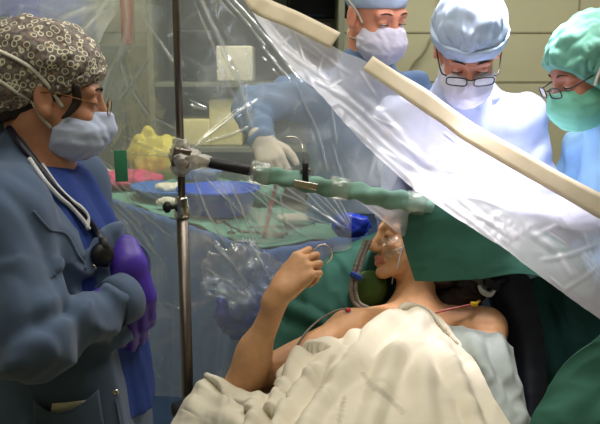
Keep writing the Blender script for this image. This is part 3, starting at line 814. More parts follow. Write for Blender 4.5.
# milky adhesive sheet, tented from above the pole down to the right
UE = [(232, -44), (262, -2), (300, 26), (340, 50), (368, 62), (425, 97), (480, 133), (562, 181), (612, 208), (680, 246)]   # outer edge with the strip
LE = [(214, -44), (244, 2), (268, 34), (292, 66), (322, 97), (352, 132), (420, 192), (520, 262), (602, 320), (690, 380)]   # free hem
yu = [2.02, 2.01, 2.0, 1.99, 1.98, 1.96, 1.93, 1.88, 1.84, 1.80]; yl_ = [2.0, 1.98, 1.95, 1.92, 1.89, 1.86, 1.79, 1.70, 1.64, 1.58]
rows = []
for f_ in (0, .25, .5, .75, 1):
    sag = math.sin(f_ * math.pi)
    rows.append([(u[0] + (l[0] - u[0]) * f_, u[1] + (l[1] - u[1]) * f_ + 2 * sag, a + (b - a) * f_ + .025 * sag) for u, l, a, b in zip(UE, LE, yu, yl_)])
cl2 = []
def D_(a, b, w=1.5, amp=.004, st=.7): cl2.append((a, b, w, amp, st))
rs = random.Random(4)
for (ax, ay, bx, by, w, am, st) in ((262, 24, 330, 84, 2, .006, .6), (282, 20, 352, 74, 1.6, .005, .5), (328, 88, 342, 78, 1.2, .004, 1.0), (280, 44, 290, 36, 1.2, .004, .9), (300, 26, 306, 20, 1.2, .003, .9),
        (300, 66, 380, 130, 2, .006, .5), (340, 104, 420, 172, 1.6, .006, .6), (336, 92, 440, 176, 2.2, .006, .5), (356, 96, 470, 196, 2.5, .006, .4), (352, 128, 428, 192, 1.6, .005, .9),
        (410, 182, 470, 232, 1.6, .005, .7), (440, 196, 520, 262, 1.6, .006, .8), (470, 232, 500, 214, 1.3, .005, .7), (486, 236, 512, 220, 1.3, .005, .7), (500, 246, 530, 222, 1.2, .004, .6), (470, 214, 510, 240, 1.4, .005, .7),
        (534, 234, 556, 250, 2.2, .007, .9), (556, 250, 576, 276, 2.2, .007, .9), (530, 238, 560, 222, 1.5, .005, .6), (560, 212, 572, 226, 2, .005, .6), (560, 292, 600, 262, 1.4, .005, .5), (540, 262, 600, 244, 1.6, .005, .5),
        (384, 148, 520, 240, 1.8, .004, .35), (250, 6, 300, 60, 2, .005, .5)):
    D_((ax, ay), (bx, by), w, am * .38, st)
for k in range(26):
    f_ = rs.random(); j = rs.randint(1, 7); g = rs.random()
    x0 = UE[j][0] + (LE[j][0] - UE[j][0]) * f_ + 40 * g; y0 = UE[j][1] + (LE[j][1] - UE[j][1]) * f_ + 30 * g
    a = rs.gauss(.68, .5); ln = rs.uniform(14, 40); D_((x0, y0), (x0 + ln * math.cos(a), y0 + ln * math.sin(a)), rs.uniform(.8, 1.6), rs.uniform(.0006, .002), rs.uniform(.2, .6))
ms, MW = film_sheet('milky_film', rows, 330, 110, cl2, m_film_milk, wob=.005, fine=.0008, seed=5)
tag(ms, 'milky plastic sheet slanting down to the right with a tan adhesive edge', 'plastic sheet')
# tan adhesive strips along its outer edge, a little in front of the film
def strip(poly_u, poly_l, yy, nm):
    n = 40; V = []; tt = np.linspace(0, 1, n)
    def samp(pl):
        c = cr(pl, 10); return np.stack([np.interp(tt, np.linspace(0, 1, len(c)), c[:, k]) for k in range(2)], 1)
    U, L_ = samp(poly_u), samp(poly_l)
    for i in range(n):
        Yd = yy[0] + (yy[1] - yy[0]) * tt[i]
        for k in range(5):
            q = U[i] + (L_[i] - U[i]) * (1.3 * k / 4 - .1)
            V.append(P(q[0], q[1], Yd - .012 - .012 * k / 4 + .003 * math.sin(i * .5)))
    F = [(i * 5 + k, i * 5 + k + 1, (i + 1) * 5 + k + 1, (i + 1) * 5 + k) for i in range(n - 1) for k in range(4)]
    o = mk(nm, V, F, m_tan, ms, label='tan paper-backed adhesive strip'); md = o.modifiers.new('s', 'SOLIDIFY'); md.thickness = .003; return o
strip([(250, -14), (268, 0), (300, 14), (340, 34)], [(244, -4), (257, 11), (292, 26), (332, 46)], (2.0, 1.98), 'adhesive_strip')
strip([(372, 57), (400, 75), (425, 90), (455, 112), (482, 130), (520, 151), (562, 175), (612, 201), (660, 226)], [(364, 67), (392, 86), (418, 104), (446, 123), (468, 139), (514, 166), (560, 192), (612, 222), (660, 250)], (1.96, 1.80), 'adhesive_strip')

ctrl = [[(330, 181, 1.86), (366, 188, 1.86), (400, 197, 1.86), (424, 204, 1.86)], [(346, 192, 1.86), (372, 200, 1.86), (396, 209, 1.865), (418, 214, 1.868)],
        [(362, 204, 1.87), (380, 212, 1.87), (396, 221, 1.87), (412, 226, 1.872)], [(376, 213, 1.875), (386, 222, 1.875), (398, 233, 1.875), (408, 238, 1.876)]]
o, _ = film_sheet('milky_film', ctrl, 50, 34, [((340, 186), (392, 222), 1.5, .003, .5), ((352, 188), (398, 216), 1.5, .003, .6)], m_film_milk, .002, .001, 8)
tag(o, 'small flap of milky film between the green bar wrap and the eyes of the patient', 'plastic sheet')

# film corner hanging at the upper left, behind the woman
ctrl = [[(-60, -50, 2.25), (0, -50, 2.2), (70, -50, 2.2), (124, -50, 2.2)], [(-60, 10, 2.25), (0, 12, 2.2), (70, 4, 2.2), (118, 4, 2.2)], [(-60, 70, 2.2), (0, 66, 2.18), (56, 46, 2.2), (104, 30, 2.2)], [(-60, 150, 2.2), (-10, 140, 2.2), (40, 110, 2.2), (90, 80, 2.2)]]
cs = [((0, 44), (70, 20), 2.5, .008, .9), ((0, 34), (40, 26), 2, .006, .8), ((10, 52), (50, 40), 2, .006, .8), ((56, 22), (108, 0), 3, .008, .9), ((70, 44), (116, -6), 3, .008, .9), ((0, 20), (30, 26), 2, .006, .6), ((-10, 60), (20, 44), 2, .006, .7)]
o, _ = film_sheet('clear_film', ctrl, 140, 110, cs, m_film_corner, .012, .004, 2, None, .5)
tag(o, 'crumpled plastic sheet corner in the top left above the patterned cap', 'plastic sheet')

gc = P(121, 166, 1.955)
tag(MB().box(gc, (.0165, .002, .041), frame((1, .05, .02), (0, .02, 1)), .0015).build('green_card', m_greenbox), 'small upright green card stuck to the clear film beside the pale blue mask', 'card')
# ------------------------------------------------------------------ people: shared anatomy
m_lens = film('spectacle_lens', haze=.02, tint=(.96, .97, .97), gloss=.04, rough=.03, bstr=0.0)

def HR(yaw, pitch, roll=0):
    return np.array(Matrix.Rotation(math.radians(yaw), 3, 'Z') @ Matrix.Rotation(math.radians(pitch), 3, 'Y') @ Matrix.Rotation(math.radians(roll), 3, 'X'))

def head_prims(f, R, c, sc=1.0, male=True, ears=True):
    """head in its own frame: x forward, y to its left, z up, origin between the ears at eye level"""
    f.at(R, c, sc)
    f.ell((-.014, 0, .036), (.098, .076, .084), k=.02)
    f.ell((.030, 0, -.012), (.063, .061, .086), k=.02)
    f.ell((.030, 0, -.062), (.052, .050, .048), k=.02)
    for s in (-1, 1):
        f.rc((.002, s * .054, -.035), (.066, s * .022, -.1), .017, .012, k=.02)
        f.ell((.060, s * .040, -.032), (.026, .02, .018), k=.015)
        f.rc((.074, s * .046, .020), (.086, s * .014, .021), .010, .011 if male else .008, k=.014)
        f.ell((.100, s * .031, .0), (.016, .018, .012), k=.014, op='-')
        f.ell((.0765, s * .032, -.001), (.0155, .0165, .0135), k=.004)
        f.rc((.0925, s * .019, -.0045), (.0865, s * .045, -.005), .0022, .0018, k=.003, op='-')
    f.ell((.078, 0, -.104), (.018, .019, .016), k=.02)
    f.rc((.088, 0, .014), (.113, 0, -.031), .0075, .0105, k=.014)
    f.ell((.116, 0, -.036), (.012, .0115, .0105), k=.01)
    for s in (-1, 1):
        f.ell((.102, s * .012, -.041), (.011, .0085, .0085), k=.007)
        f.ell((.110, s * .0065, -.0485), (.0055, .0038, .004), k=.004, op='-')
        f.rc((.0962, 0, -.0635), (.087, s * .022, -.0715), .0062, .003, k=.008)
        f.rc((.0940, 0, -.0795), (.086, s * .019, -.0735), .0070, .004, k=.008)
    f.rc((.1075, 0, -.0715), (.0905, .025, -.0728), .0016, .001, k=.004, op='-'); f.rc((.1075, 0, -.0715), (.0905, -.025, -.0728), .0016, .001, k=.004, op='-')
    if ears:
        for s in (-1, 1):
            E = np.array(Matrix.Rotation(math.radians(-12), 3, 'Y') @ Matrix.Rotation(math.radians(-s * 14), 3, 'Z'))
            f.ell((-.010, s * .079, -.008), (.0185, .0075, .032), k=.006, R=E)
            f.ell((-.006, s * .0885, -.006), (.0105, .006, .020), k=.006, op='-', R=E)
            f.ell((-.002, s * .081, -.03), (.009, .0055, .010), k=.006)
    f.at()

def hand_prims(f, R, w, side=1, sc=1.0, curl=((30, 40, 30),) * 4, thumb=(0, 0), spread=0.0):
    """hand from the wrist w: x along the fingers, -z out of the palm, thumb on +y * side"""
    f.at(R, w, sc)
    KN = ((.088, .030), (.092, .009), (.087, -.012), (.077, -.031))
    LN = ((.043, .026, .020), (.047, .030, .021), (.043, .028, .021), (.034, .021, .019))
    f.rc((-.03, 0, 0), (.015, 0, 0), .024, .024, k=.02, sq=((0, 0, 1), .72))
    for i, (kx, ky) in enumerate(KN):
        f.rc((.012, ky * .55 * side, 0), (kx - .004, ky * side, .001), .0145, .0112, k=.012)
        a = 0; p = np.array((kx, ky * side, 0.0)); rr = (.0098, .0088, .0078, .0066) if i < 3 else (.0086, .0076, .0068, .0058)
        sp = math.radians(spread) * (1.2 - i * .8) * side
        for j in range(3):
            a += math.radians(curl[i][j]); dv = np.array((math.cos(a) * math.cos(sp), math.sin(sp), -math.sin(a)))
            q = p + dv * LN[i][j]; f.rc(p, q, rr[j], rr[j + 1], k=.0035); p = q
    f.rc((.018, .018 * side, -.006), (.05, .032 * side, -.012), .0165, .013, k=.014)
    f.rc((.018, -.016 * side, -.006), (.06, -.026 * side, -.005), .0155, .0115, k=.014)
    t1, t2 = math.radians(thumb[0]), math.radians(thumb[1])   # across the palm, and towards it
    p = np.array((.026, .030 * side, -.010))
    for (dx, dy, dz, ln, ra, rb) in ((.72, .62, -.32, .038, .0135, .0118), (.90, .28, -.34, .031, .0115, .0102), (.96, .08, -.26, .026, .0102, .0078)):
        v = np.array((dx, (dy * math.cos(t1) - .6 * math.sin(t1)) * side, dz - .7 * math.sin(t2))); v /= np.linalg.norm(v)
        q = p + v * ln; f.rc(p, q, ra, rb, k=.005); p = q
    f.at()

FIST = ((62, 88, 52),) * 4
RELAX = ((28, 34, 20), (32, 38, 22), (36, 40, 24), (38, 42, 26))

class Person:
    def __init__(s, **k): s.__dict__.update(k)

def torso_prims(f, b, g=0.0):
    f.grow = g; R = rot(0, 0, b.yaw)
    f.at(R, b.chest); f.ell((0, 0, 0), (.112, .165, .165), k=.05)
    f.at(R, b.belly); f.ell((0, 0, 0), (.108, .148, .15), k=.05)
    f.at(R, b.pelvis); f.ell((0, 0, 0), (.118, .168, .13), k=.05)
    f.at()
    f.rc(b.sh[0], b.sh[1], .058, .058, k=.05)
    f.rc(b.chest, b.nb, .09, .07, k=.05)
    f.rc(b.belly, b.chest, .10, .10, k=.05); f.rc(b.pelvis, b.belly, .10, .10, k=.05)
    f.grow = 0.0

def arm_prims(f, sh, el, wr, g=0.0, k=.03):
    f.grow = g; f.rc(sh, el, .052, .039, k=k); f.rc(el, wr, .039, .027, k=k); f.grow = 0.0

def leg_prims(f, b, g=0.0):
    f.grow = g; R = rot(0, 0, b.yaw)
    for s in (-1, 1):
        hip = np.array(b.pelvis) + R @ np.array((0, s * .09, -.05)); an = np.array((b.pelvis[0], b.pelvis[1], .075)) + R @ np.array((-.01, s * .10, 0))
        kn = (hip + an) / 2 + R @ np.array((.02, 0, .02))
        f.rc(hip, kn, .085, .056, k=.03); f.rc(kn, an, .058, .036, k=.02)
        if g == 0: f.rc(an + [0, 0, -.025], an + R @ np.array((.15, s * .015, -.042)), .036, .026, k=.02)
    f.grow = 0.0

def person(name, label, loc): return thing(name, label, 'person', loc)

def body_mesh(root, b, skin, lips=True):
    pts = [np.array(p, float) for p in [b.hc, b.chest, b.belly, b.pelvis, *b.sh, *b.el, *b.wr]]
    lo = np.min(pts, 0) - .2; hi = np.max(pts, 0) + .2; lo[2] = -.005
    fine = [(np.array(b.hc) - .15, np.array(b.hc) + .15, b.__dict__.get('fh', .0036))]
    for w, hr in zip(b.wr, b.hr): fine.append((np.array(w) + hr[:, 0] * .08 - .11, np.array(w) + hr[:, 0] * .08 + .11, b.__dict__.get('fhand', .005)))
    f = Field(lo, hi, .02, fine)
    torso_prims(f, b); leg_prims(f, b)
    for i in range(2): arm_prims(f, b.sh[i], b.el[i], b.wr[i])
    nkb = np.array(b.hc) + b.hR @ np.array((-.028, 0, -.055)) * b.hs
    f.rc(nkb, np.array(b.nb) + [0, 0, -.02], .055 * b.hs, .062, k=.03)
    head_prims(f, b.hR, b.hc, b.hs, b.__dict__.get('male', True))
    for i in range(2): hand_prims(f, b.hr[i], b.wr[i], (-1, 1)[i], b.__dict__.get('hsc', 1.0), b.curl[i], b.thumb[i])
    o = f.build('body', skin, root, 1)
    return o

def to_head(b, p): return np.array(b.hc) + b.hR @ (np.array(p, float) * b.hs)

def eyes(root, b, brow=(40, 28, 22)):
    mb = M('brow_hair', brow, rough=.8, var=.2)
    for s in (-1, 1):
        MB().ball(to_head(b, (.0785, s * .032, -.002)), .0125 * b.hs).build('eye', m_eye, root)
        pts = [to_head(b, (.0905 - .05 * abs(y - .03) * 2, s * y, -.005)) for y in (.018, .024, .031, .038, .045)]
        MB().tube(cr(pts, 4), .0014, 6).build('eyelashes', m_iris, root)
        pts = [to_head(b, (x, s * y, z)) for x, y, z in ((.0945, .013, .0235), (.094, .024, .0285), (.089, .036, .0285), (.0805, .048, .0235))]
        MB().tube(cr(pts, 4), [.003, .0042, .004, .002], 6, .5).build('eyebrow', mb, root)

def glasses(root, b, m, w=.024, h=.017, x=.117, z=-.004, r=.0016, square=3.0, tilt=0.0, parent=None):
    g = MB()
    for s in (-1, 1):
        loop = []
        for a in np.linspace(0, 2 * math.pi, 33):
            ca, sa = math.cos(a), math.sin(a); k = (abs(ca) ** square + abs(sa) ** square) ** (-1 / square)
            loop.append(to_head(b, (x - .16 * abs(.034 + w * ca * k - .01) + .006, s * (.034 + w * ca * k), z + h * sa * k)))
        g.tube(loop, r, 6)
        g.tube(cr([to_head(b, (x - .012, s * (.034 + w), z + h * .5)), to_head(b, (x - .03, s * .072, z + h * .4)), to_head(b, (.02, s * .082, .008)), to_head(b, (-.02, s * .084, .004)), to_head(b, (-.036, s * .082, -.02))], 6), r * 1.1, 6)
    g.tube(cr([to_head(b, (x - .002, -.012, z + .004)), to_head(b, (x + .006, 0, z + .007)), to_head(b, (x - .002, .012, z + .004))], 5), r, 6)
    gl = g.build('glasses', m, root)
    for s in (-1, 1):
        loop = [to_head(b, (x - .16 * abs(.034 - .01) + .006, s * .034, z))]
        for a in np.linspace(0, 2 * math.pi, 33)[:-1]:
            ca, sa = math.cos(a), math.sin(a); k = (abs(ca) ** square + abs(sa) ** square) ** (-1 / square)
            loop.append(to_head(b, (x - .16 * abs(.034 + w * ca * k - .01) + .006, s * (.034 + w * ca * k), z + h * sa * k)))
        mk('lens', loop, [(0, i, i % 32 + 1) for i in range(1, 33)], m_lens, gl)
    return gl

def head_field(b, lo, hi, h=.004):
    """a grid round the head, its bounds in head coordinates"""
    cs = [to_head(b, (x, y, z)) for x in (lo[0], hi[0]) for y in (lo[1], hi[1]) for z in (lo[2], hi[2])]
    f = Field(np.min(cs, 0), np.max(cs, 0), h); f.at(b.hR, b.hc, b.hs); return f

def mask(root, b, m, fx=.090, top=-.014, fz=.070):
    f = head_field(b, (-.05, -.1, -.15), (.16, .1, .03), .0032)
    f.ell((.046, 0, -.066), (fx, .073, fz), k=.01)
    f.rc((.106, 0, -.012), (.123, 0, -.05), .013, .014, k=.03)
    f.plane((.012, 0, -.06), (-1, 0, .12)); f.plane((.10, 0, top), (-.10, 0, 1)); 
    Ri = np.array(b.hR).T
    def dd(G):
        q = (G - np.array(b.hc)) @ np.array(b.hR) / b.hs
        ph = (q[:, 2] + .02 + .10 * np.abs(q[:, 1]) * 1.0) / .030
        return .0035 * np.where((ph % 1) < .5, (ph % 1), 1 - (ph % 1)) * (q[:, 2] < -.025) * (q[:, 2] > -.12) + .0012 * wn(q, (60, 60, 90), 4)
    f.disp(dd)
    return f.build('face_mask', m, root, 1)

def strap(root, tree, b, pts, nm='mask_strap', w=.005, off=.0035, m=None):
    """flat ribbon laid on head and cap; pts in head coordinates, pulled in towards the head's middle"""
    out = []; 
    for p in cr(pts, 10):
        wp = to_head(b, p); ctr_ = to_head(b, (-.01, 0, p[2] * .6)); d_ = ctr_ - wp
        h = tree.ray_cast(Vector(wp - d_ / np.linalg.norm(d_) * .08), Vector(d_).normalized())
        out.append(np.array(h[0]) - d_ / np.linalg.norm(d_) * off if h[0] is not None else wp)
    out = np.array(out)
    for _ in range(3): out[1:-1] = (out[:-2] + 2 * out[1:-1] + out[2:]) / 4
    V = []; n = len(out); T = np.gradient(out, axis=0)
    for i in range(n):
        nn = out[i] - to_head(b, (-.01, 0, 0)); nn /= np.linalg.norm(nn); sd_ = np.cross(T[i], nn); sd_ /= np.linalg.norm(sd_) + 1e-9
        V += [out[i] - sd_ * w, out[i] + nn * .0012, out[i] + sd_ * w]
    F = [q for i in range(n - 1) for q in ((i * 3, i * 3 + 1, i * 3 + 4, i * 3 + 3), (i * 3 + 1, i * 3 + 2, i * 3 + 5, i * 3 + 4))]
    o = mk(nm, V, F, m or m_ribbon, root); md = o.modifiers.new('s', 'SOLIDIFY'); md.thickness = .001; md.offset = 1
    return o

def lips_of(o, b):
    """second material on the lips"""
    o.data.materials.append(m_lip); off = wloc(o); Rt = np.array(b.hR)
    n = len(o.data.polygons); c = np.empty(n * 3); o.data.polygons.foreach_get('center', c)
    q = ((c.reshape(-1, 3) + np.array(off) - np.array(b.hc)) @ Rt) / b.hs
    e = ((q[:, 1]) / .025) ** 2 + ((q[:, 2] + .0722) / .0135) ** 2
    idx = np.where((e < 1) & (q[:, 0] > .08), 1, 0).astype(np.int32)
    o.data.polygons.foreach_set('material_index', idx)

def sleeve_folds(G, a, b_, amp, n=9, seed=0):
    ab = np.array(b_) - np.array(a); L_ = np.linalg.norm(ab); t_ = (G - np.array(a)) @ (ab / L_)
    side = G - np.array(a) - t_[:, None] * (ab / L_)
    m = (t_ > -.06) & (t_ < L_ + .05) & (np.linalg.norm(side, axis=1) < .11)
    v = np.sin(t_ / L_ * n + 5 * (side @ np.array((3.1, 2.3, 1.7))) + 1.5 * wn(G, (9, 9, 9), seed)) 
    return amp * v * m

def gown(root, b, m, g=.022, hem=.3, seed=0, amp=.0085, h=.008, name='gown', neck=True, folds=7.0):
    pts = [np.array(p, float) for p in [b.nb, b.chest, b.belly, b.pelvis, *b.sh, *b.el, *b.wr]]
    lo = np.min(pts, 0) - .26; hi = np.max(pts, 0) + .2; lo[2] = hem - .06; hi[2] = max(np.array(b.nb)[2], max(p[2] for p in pts)) + .12
    f = Field(lo, hi, h)
    torso_prims(f, b, g)
    p0 = np.array(b.pelvis); f.at(rot(0, 0, b.yaw))
    f.rc(f.R.T @ p0, f.R.T @ np.array((p0[0], p0[1], hem - .02)), .17, .2, k=.06, sq=((1, 0, 0), .8)); f.at()
    for i in range(2):
        arm_prims(f, b.sh[i], b.el[i], np.array(b.wr[i]) - (np.array(b.wr[i]) - np.array(b.el[i])) * .05, g * .75, .04)
    if neck: f.rc(b.nb, np.array(b.nb) + (np.array(b.hc) - np.array(b.nb)) * .3, .078, .07, k=.03)
    def dd(G):
        d_ = amp * wn(G, (folds * 1.6, folds * 1.6, folds * .5), seed) + amp * .6 * ridge(wn(G, (folds * 2, folds * 2, folds * .9), seed + 3))
        for i in range(2):
            d_ = d_ + sleeve_folds(G, b.sh[i], b.el[i], amp * .7, 14, seed + i) + sleeve_folds(G, b.el[i], b.wr[i], amp * .6, 16, seed + 4 + i)
        return d_
    f.disp(dd)
    f.plane((0, 0, hem), (0, 0, -1))
    return f.build(name, m, root, 1)

def gloves(root, b, m, names=('glove', 'glove'), grow=.0026, h=.0035, cuff=True):
    for i in range(2):
        w = np.array(b.wr[i]); R = np.array(b.hr[i]); c = w + R[:, 0] * .07
        f = Field(c - .15, c + .15, h); f.grow = grow
        hand_prims(f, R, w, (-1, 1)[i], b.__dict__.get('hsc', 1.0), b.curl[i], b.thumb[i])
        if cuff: 
            e = np.array(b.el[i]); d_ = (e - w) / np.linalg.norm(e - w); f.rc(w + d_ * .002, w + d_ * .03, .0325, .0325, k=.012)
        f.grow = 0; f.build(names[i], m, root, 1)

def shoes(root, b, m):
    R = rot(0, 0, b.yaw)
    for s in (-1, 1):
        an = np.array((b.pelvis[0], b.pelvis[1], .075)) + R @ np.array((-.01, s * .10, 0))
        f = Field(an - [.25, .25, .08], an + [.25, .25, .1], .008)
        f.rc(an + R @ np.array((-.01, 0, -.03)), an + R @ np.array((.16, s * .015, -.035)), .046, .038, k=.02)
        f.plane((0, 0, .004), (0, 0, -1)); f.plane(an + [0, 0, .02], (0, 0, 1)); f.build('shoe', m, root, 1)

def trousers(root, b, m, h=.012):
    lo = np.array(b.pelvis) - [.3, .3, 0]; hi = np.array(b.pelvis) + [.3, .3, .15]; lo[2] = .05
    f = Field(lo, hi, h); f.grow = .016; R = rot(0, 0, b.yaw); f.at(R, b.pelvis); f.ell((0, 0, 0), (.118, .168, .13), k=.05); f.at(); f.grow = 0
    leg_prims(f, b, .02); f.disp(lambda G: .004 * wn(G, (14, 14, 8), 3)); f.plane((0, 0, .085), (0, 0, -1)); f.plane(np.array(b.pelvis) + [0, 0, .1], (0, 0, 1))
    return f.build('trousers', m, root, 1)

# ------------------------------------------------------------------ the nurse at the left
hc = P(51, 95, 1.45)
b = Person(hc=hc, hR=HR(15, 10, 0), hs=.94, male=False, yaw=-8,
    nb=(-.515, 1.46, 1.405), chest=(-.485, 1.46, 1.22), belly=(-.462, 1.46, 1.02), pelvis=(-.47, 1.46, .87),
    sh=[np.array((-.50, 1.63, 1.345)), np.array((-.515, 1.285, 1.345))],
    el=[np.array((-.44, 1.67, 1.10)), P(32, 346, 1.19)],
    wr=[P(128, 264, 1.41), P(114, 303, 1.345)], fh=.0032, fhand=.0032, hsc=.98)
hl = frame((.16, -.30, -.93), (.35, -.90, .1))
hr_ = frame((.22, .9, -.25), (.5, -.1, .8))
b.hr = [hl, hr_]
b.curl = [((20, 24, 16), (22, 26, 18), (24, 28, 18), (28, 30, 20)), RELAX]; b.thumb = [(0, 10), (20, 0)]
nurse = b
root = person('person', 'person in patterned cap, face mask and blue-grey jacket standing with clasped purple gloves', (b.pelvis[0], b.pelvis[1], 0))
nurse_root = root
bo = body_mesh(root, b, m_skin_nurse); eyes(root, b); lips_of(bo, b)
# hair showing under the cap
f = head_field(b, (-.15, -.1, -.12), (.11, .1, .14), .004)
f.ell((-.016, 0, .036), (.103, .0805, .088), k=.01); f.ell((-.075, 0, -.04), (.045, .055, .05), k=.03)
f.plane((.072, 0, .05), (1, 0, -.15)); f.plane((.03, 0, -.005), (.55, 0, -1)); 
f.disp(lambda G: .0015 * wn(G, (120, 120, 50), 2)); f.build('hair', m_hair, root, 1)
for s in (-1, 1): MB().tube(cr([to_head(b, q) for q in ((.045, s * .074, .03), (.052, s * .073, .0), (.040, s * .074, -.025), (.028, s * .074, -.038))], 6), [.008, .009, .006, .002], 8, .4, (0, 1, 0)).build('sideburn', m_hair, root)
# cap: close round the brow, full over the hair, gathered low at the nape
f = head_field(b, (-.22, -.13, -.13), (.13, .13, .19), .004)
f.ell((-.02, 0, .062), (.118, .094, .088), k=.02); f.ell((-.085, 0, .02), (.075, .078, .075), k=.04); f.ell((-.13, 0, -.035), (.05, .055, .06), k=.04)
f.disp(lambda G: .0035 * wn(G, (34, 34, 30), 5) + .002 * ridge(wn(G, (40, 30, 60), 2)))
f.plane((.02, 0, .010), (.55, 0, -1))
cap = f.build('patterned_cap', m_cap_print, root, 1)
# band of the cap along its lower edge
f = head_field(b, (-.2, -.13, -.13), (.13, .13, .12), .004)
f.ell((-.02, 0, .062), (.121, .097, .091), k=.02); f.ell((-.085, 0, .02), (.078, .081, .078), k=.04); f.ell((-.13, 0, -.035), (.05, .055, .06), k=.04)
f.plane((.02, 0, .006), (.55, 0, -1)); f.plane((.02, 0, .030), (-.55, 0, 1)); f.disp(lambda G: .0015 * wn(G, (60, 60, 60), 5))
f.build('cap_band', m_cap_print, root, 1)
mk_ = mask(root, b, m_mask, .078, top=-.018, fz=.061)
glasses(root, b, m_frame_gold, w=.022, h=.015, x=.113, z=-.006, r=.0011, square=2.4)
tree = bvh(bo, cap, mk_)
for s in (-1, 1):
    strap(root, tree, b, [(.035, s * .08, -.018), (.0, s * .1, .02), (-.05, s * .11, .055), (-.12, s * .08, .075), (-.15, s * .02, .08)], w=.0032, off=.0015)
    strap(root, tree, b, [(.015, s * .08, -.065), (-.03, s * .1, -.03), (-.08, s * .1, .005), (-.14, s * .07, .03), (-.18, s * .01, .04)], w=.0032, off=.0015)
# scrub top with a V neck
f = Field((-.78, 1.18, .86), (-.22, 1.76, 1.5), .008)
torso_prims(f, b, .012)
f.rc((-.43, 1.455, 1.12), (-.425, 1.46, .9), .105, .125, k=.05)
for i in range(2): f.grow = .0; f.rc(b.sh[i], np.array(b.sh[i]) + (np.array(b.el[i]) - np.array(b.sh[i])) * .4, .055, .05, k=.04); f.grow = 0
f.disp(lambda G: .003 * wn(G, (26, 26, 7), 3) + .003 * ridge(wn(G, (20, 30, 10), 6)))
f.rc((-.40, 1.44, 1.46), (-.36, 1.44, 1.28), .06, .008, k=.01, op='-')
f.plane((0, 0, .915), (.0, 0, -1)); f.plane((-.5, 1.46, 1.425), (.3, 0, 1))
scr = f.build('scrub_top', m_scrub, root, 1)
# jacket: open in front
f = Field((-.84, 1.05, .70), (-.2, 1.86, 1.5), .0062)
torso_prims(f, b, .029)
f.rc((-.475, 1.44, 1.0), (-.47, 1.44, .70), .15, .175, k=.08)
f.rc((-.36, 1.37, 1.17), (-.355, 1.37, .72), .030, .03, k=.05)
f.rc(b.nb, np.array(b.nb) + [.0, 0, .035], .076, .07, k=.03)
for i in range(2):
    s_, e_, w_ = b.sh[i], b.el[i], b.wr[i]
    w2 = np.array(w_) - (np.array(w_) - np.array(e_)) * (.02 if i else .12)
    f.rc(s_, e_, .076, .066, k=.03); f.rc(e_, w2, .062, .045 if i else .042, k=.02)
    f.ell(e_, (.066, .066, .066), k=.02)
sE, sW, sS = b.el[1], b.wr[1], b.sh[1]
def jd(G):
    d_ = .006 * wn(G, (10, 10, 3.5), 1) + .005 * ridge(wn(G, (13, 13, 5), 4))
    for i in range(2):
        e_, w_, s_ = np.array(b.el[i]), np.array(b.wr[i]), np.array(b.sh[i])
        ab = w_ - e_; L_ = np.linalg.norm(ab); t_ = (G - e_) @ (ab / L_); sd_ = G - e_ - t_[:, None] * (ab / L_); r_ = np.linalg.norm(sd_, axis=1)
        near = (r_ < .10) & (t_ > -.05) & (t_ < L_ + .03)
        ph = t_ / L_ * 10 + 9 * sd_[:, 2] / .1 * .5 + 1.6 * wn(G, (12, 12, 12), 7)
        d_ = d_ + near * (.013 * np.abs(np.sin(ph * .5)) - .006) * np.clip((t_ + .03) / .08, 0, 1)
        ab = e_ - s_; L2 = np.linalg.norm(ab); t2 = (G - s_) @ (ab / L2); r2 = np.linalg.norm(G - s_ - t2[:, None] * (ab / L2), axis=1)
        d_ = d_ + ((r2 < .11) & (t2 > .1)) * .007 * np.sin(t2 * 40 + 14 * (G - s_)[:, 0] + 3 * wn(G, (7, 7, 7), 2))
    return d_
f.disp(jd)
# the open front: everything ahead of the edge running from the collar to the hem is cut away
ez = [.6, .9, 1.0, 1.1, 1.2, 1.30, 1.40, 1.5]; ex = [-.318, -.326, -.336, -.352, -.372, -.405, -.462, -.53]
G = f.pts(); arm_d = np.full(f.F.shape, 9., np.float32)
for i in range(2):
    for (p_, q_, r_) in ((b.el[i], b.wr[i], .085), (b.sh[i], b.el[i], .09)):
        p_ = np.array(p_, np.float32); ab = np.array(q_, np.float32) - p_; t_ = np.clip(((G - p_) @ ab) / (ab @ ab), 0, 1)
        arm_d = np.minimum(arm_d, np.linalg.norm(G - p_ - t_[..., None] * ab, axis=-1) - r_)
edge = (G[..., 0] - np.interp(G[..., 2], ez, ex)).astype(np.float32)
edge = np.where(np.abs(G[..., 1] - 1.46) < .25, edge, -.1)
cut = np.minimum(edge, arm_d)
f.F = np.maximum(f.F, cut); del G, arm_d, edge, cut
f.plane((0, 0, .73), (0, 0, -1))
jk = f.build('jacket', m_jacket, root, 1)
gloves(root, b, m_glove_purple, grow=.004, h=.0032)
jt = bvh(jk)
for i in range(2):   # rolled cuffs
    e_, w_ = np.array(b.el[i]), np.array(b.wr[i]); d_ = (w_ - e_) / np.linalg.norm(w_ - e_); k_ = w_ + d_ * (.022 if i else -.004); Rc = frame(d_, (0, 0, 1)); r_ = .046 if i else .043
    prof = [(r_ * .8, -.028), (r_, -.03), (r_ * 1.05, -.01), (r_ * 1.03, .012), (r_ * .95, .016), (r_ * .82, .004)]
    MB().lathe(prof, k_, 28, np.stack([Rc[:, 1], Rc[:, 2], Rc[:, 0]], 1)).build('cuff', m_jacket, jk)
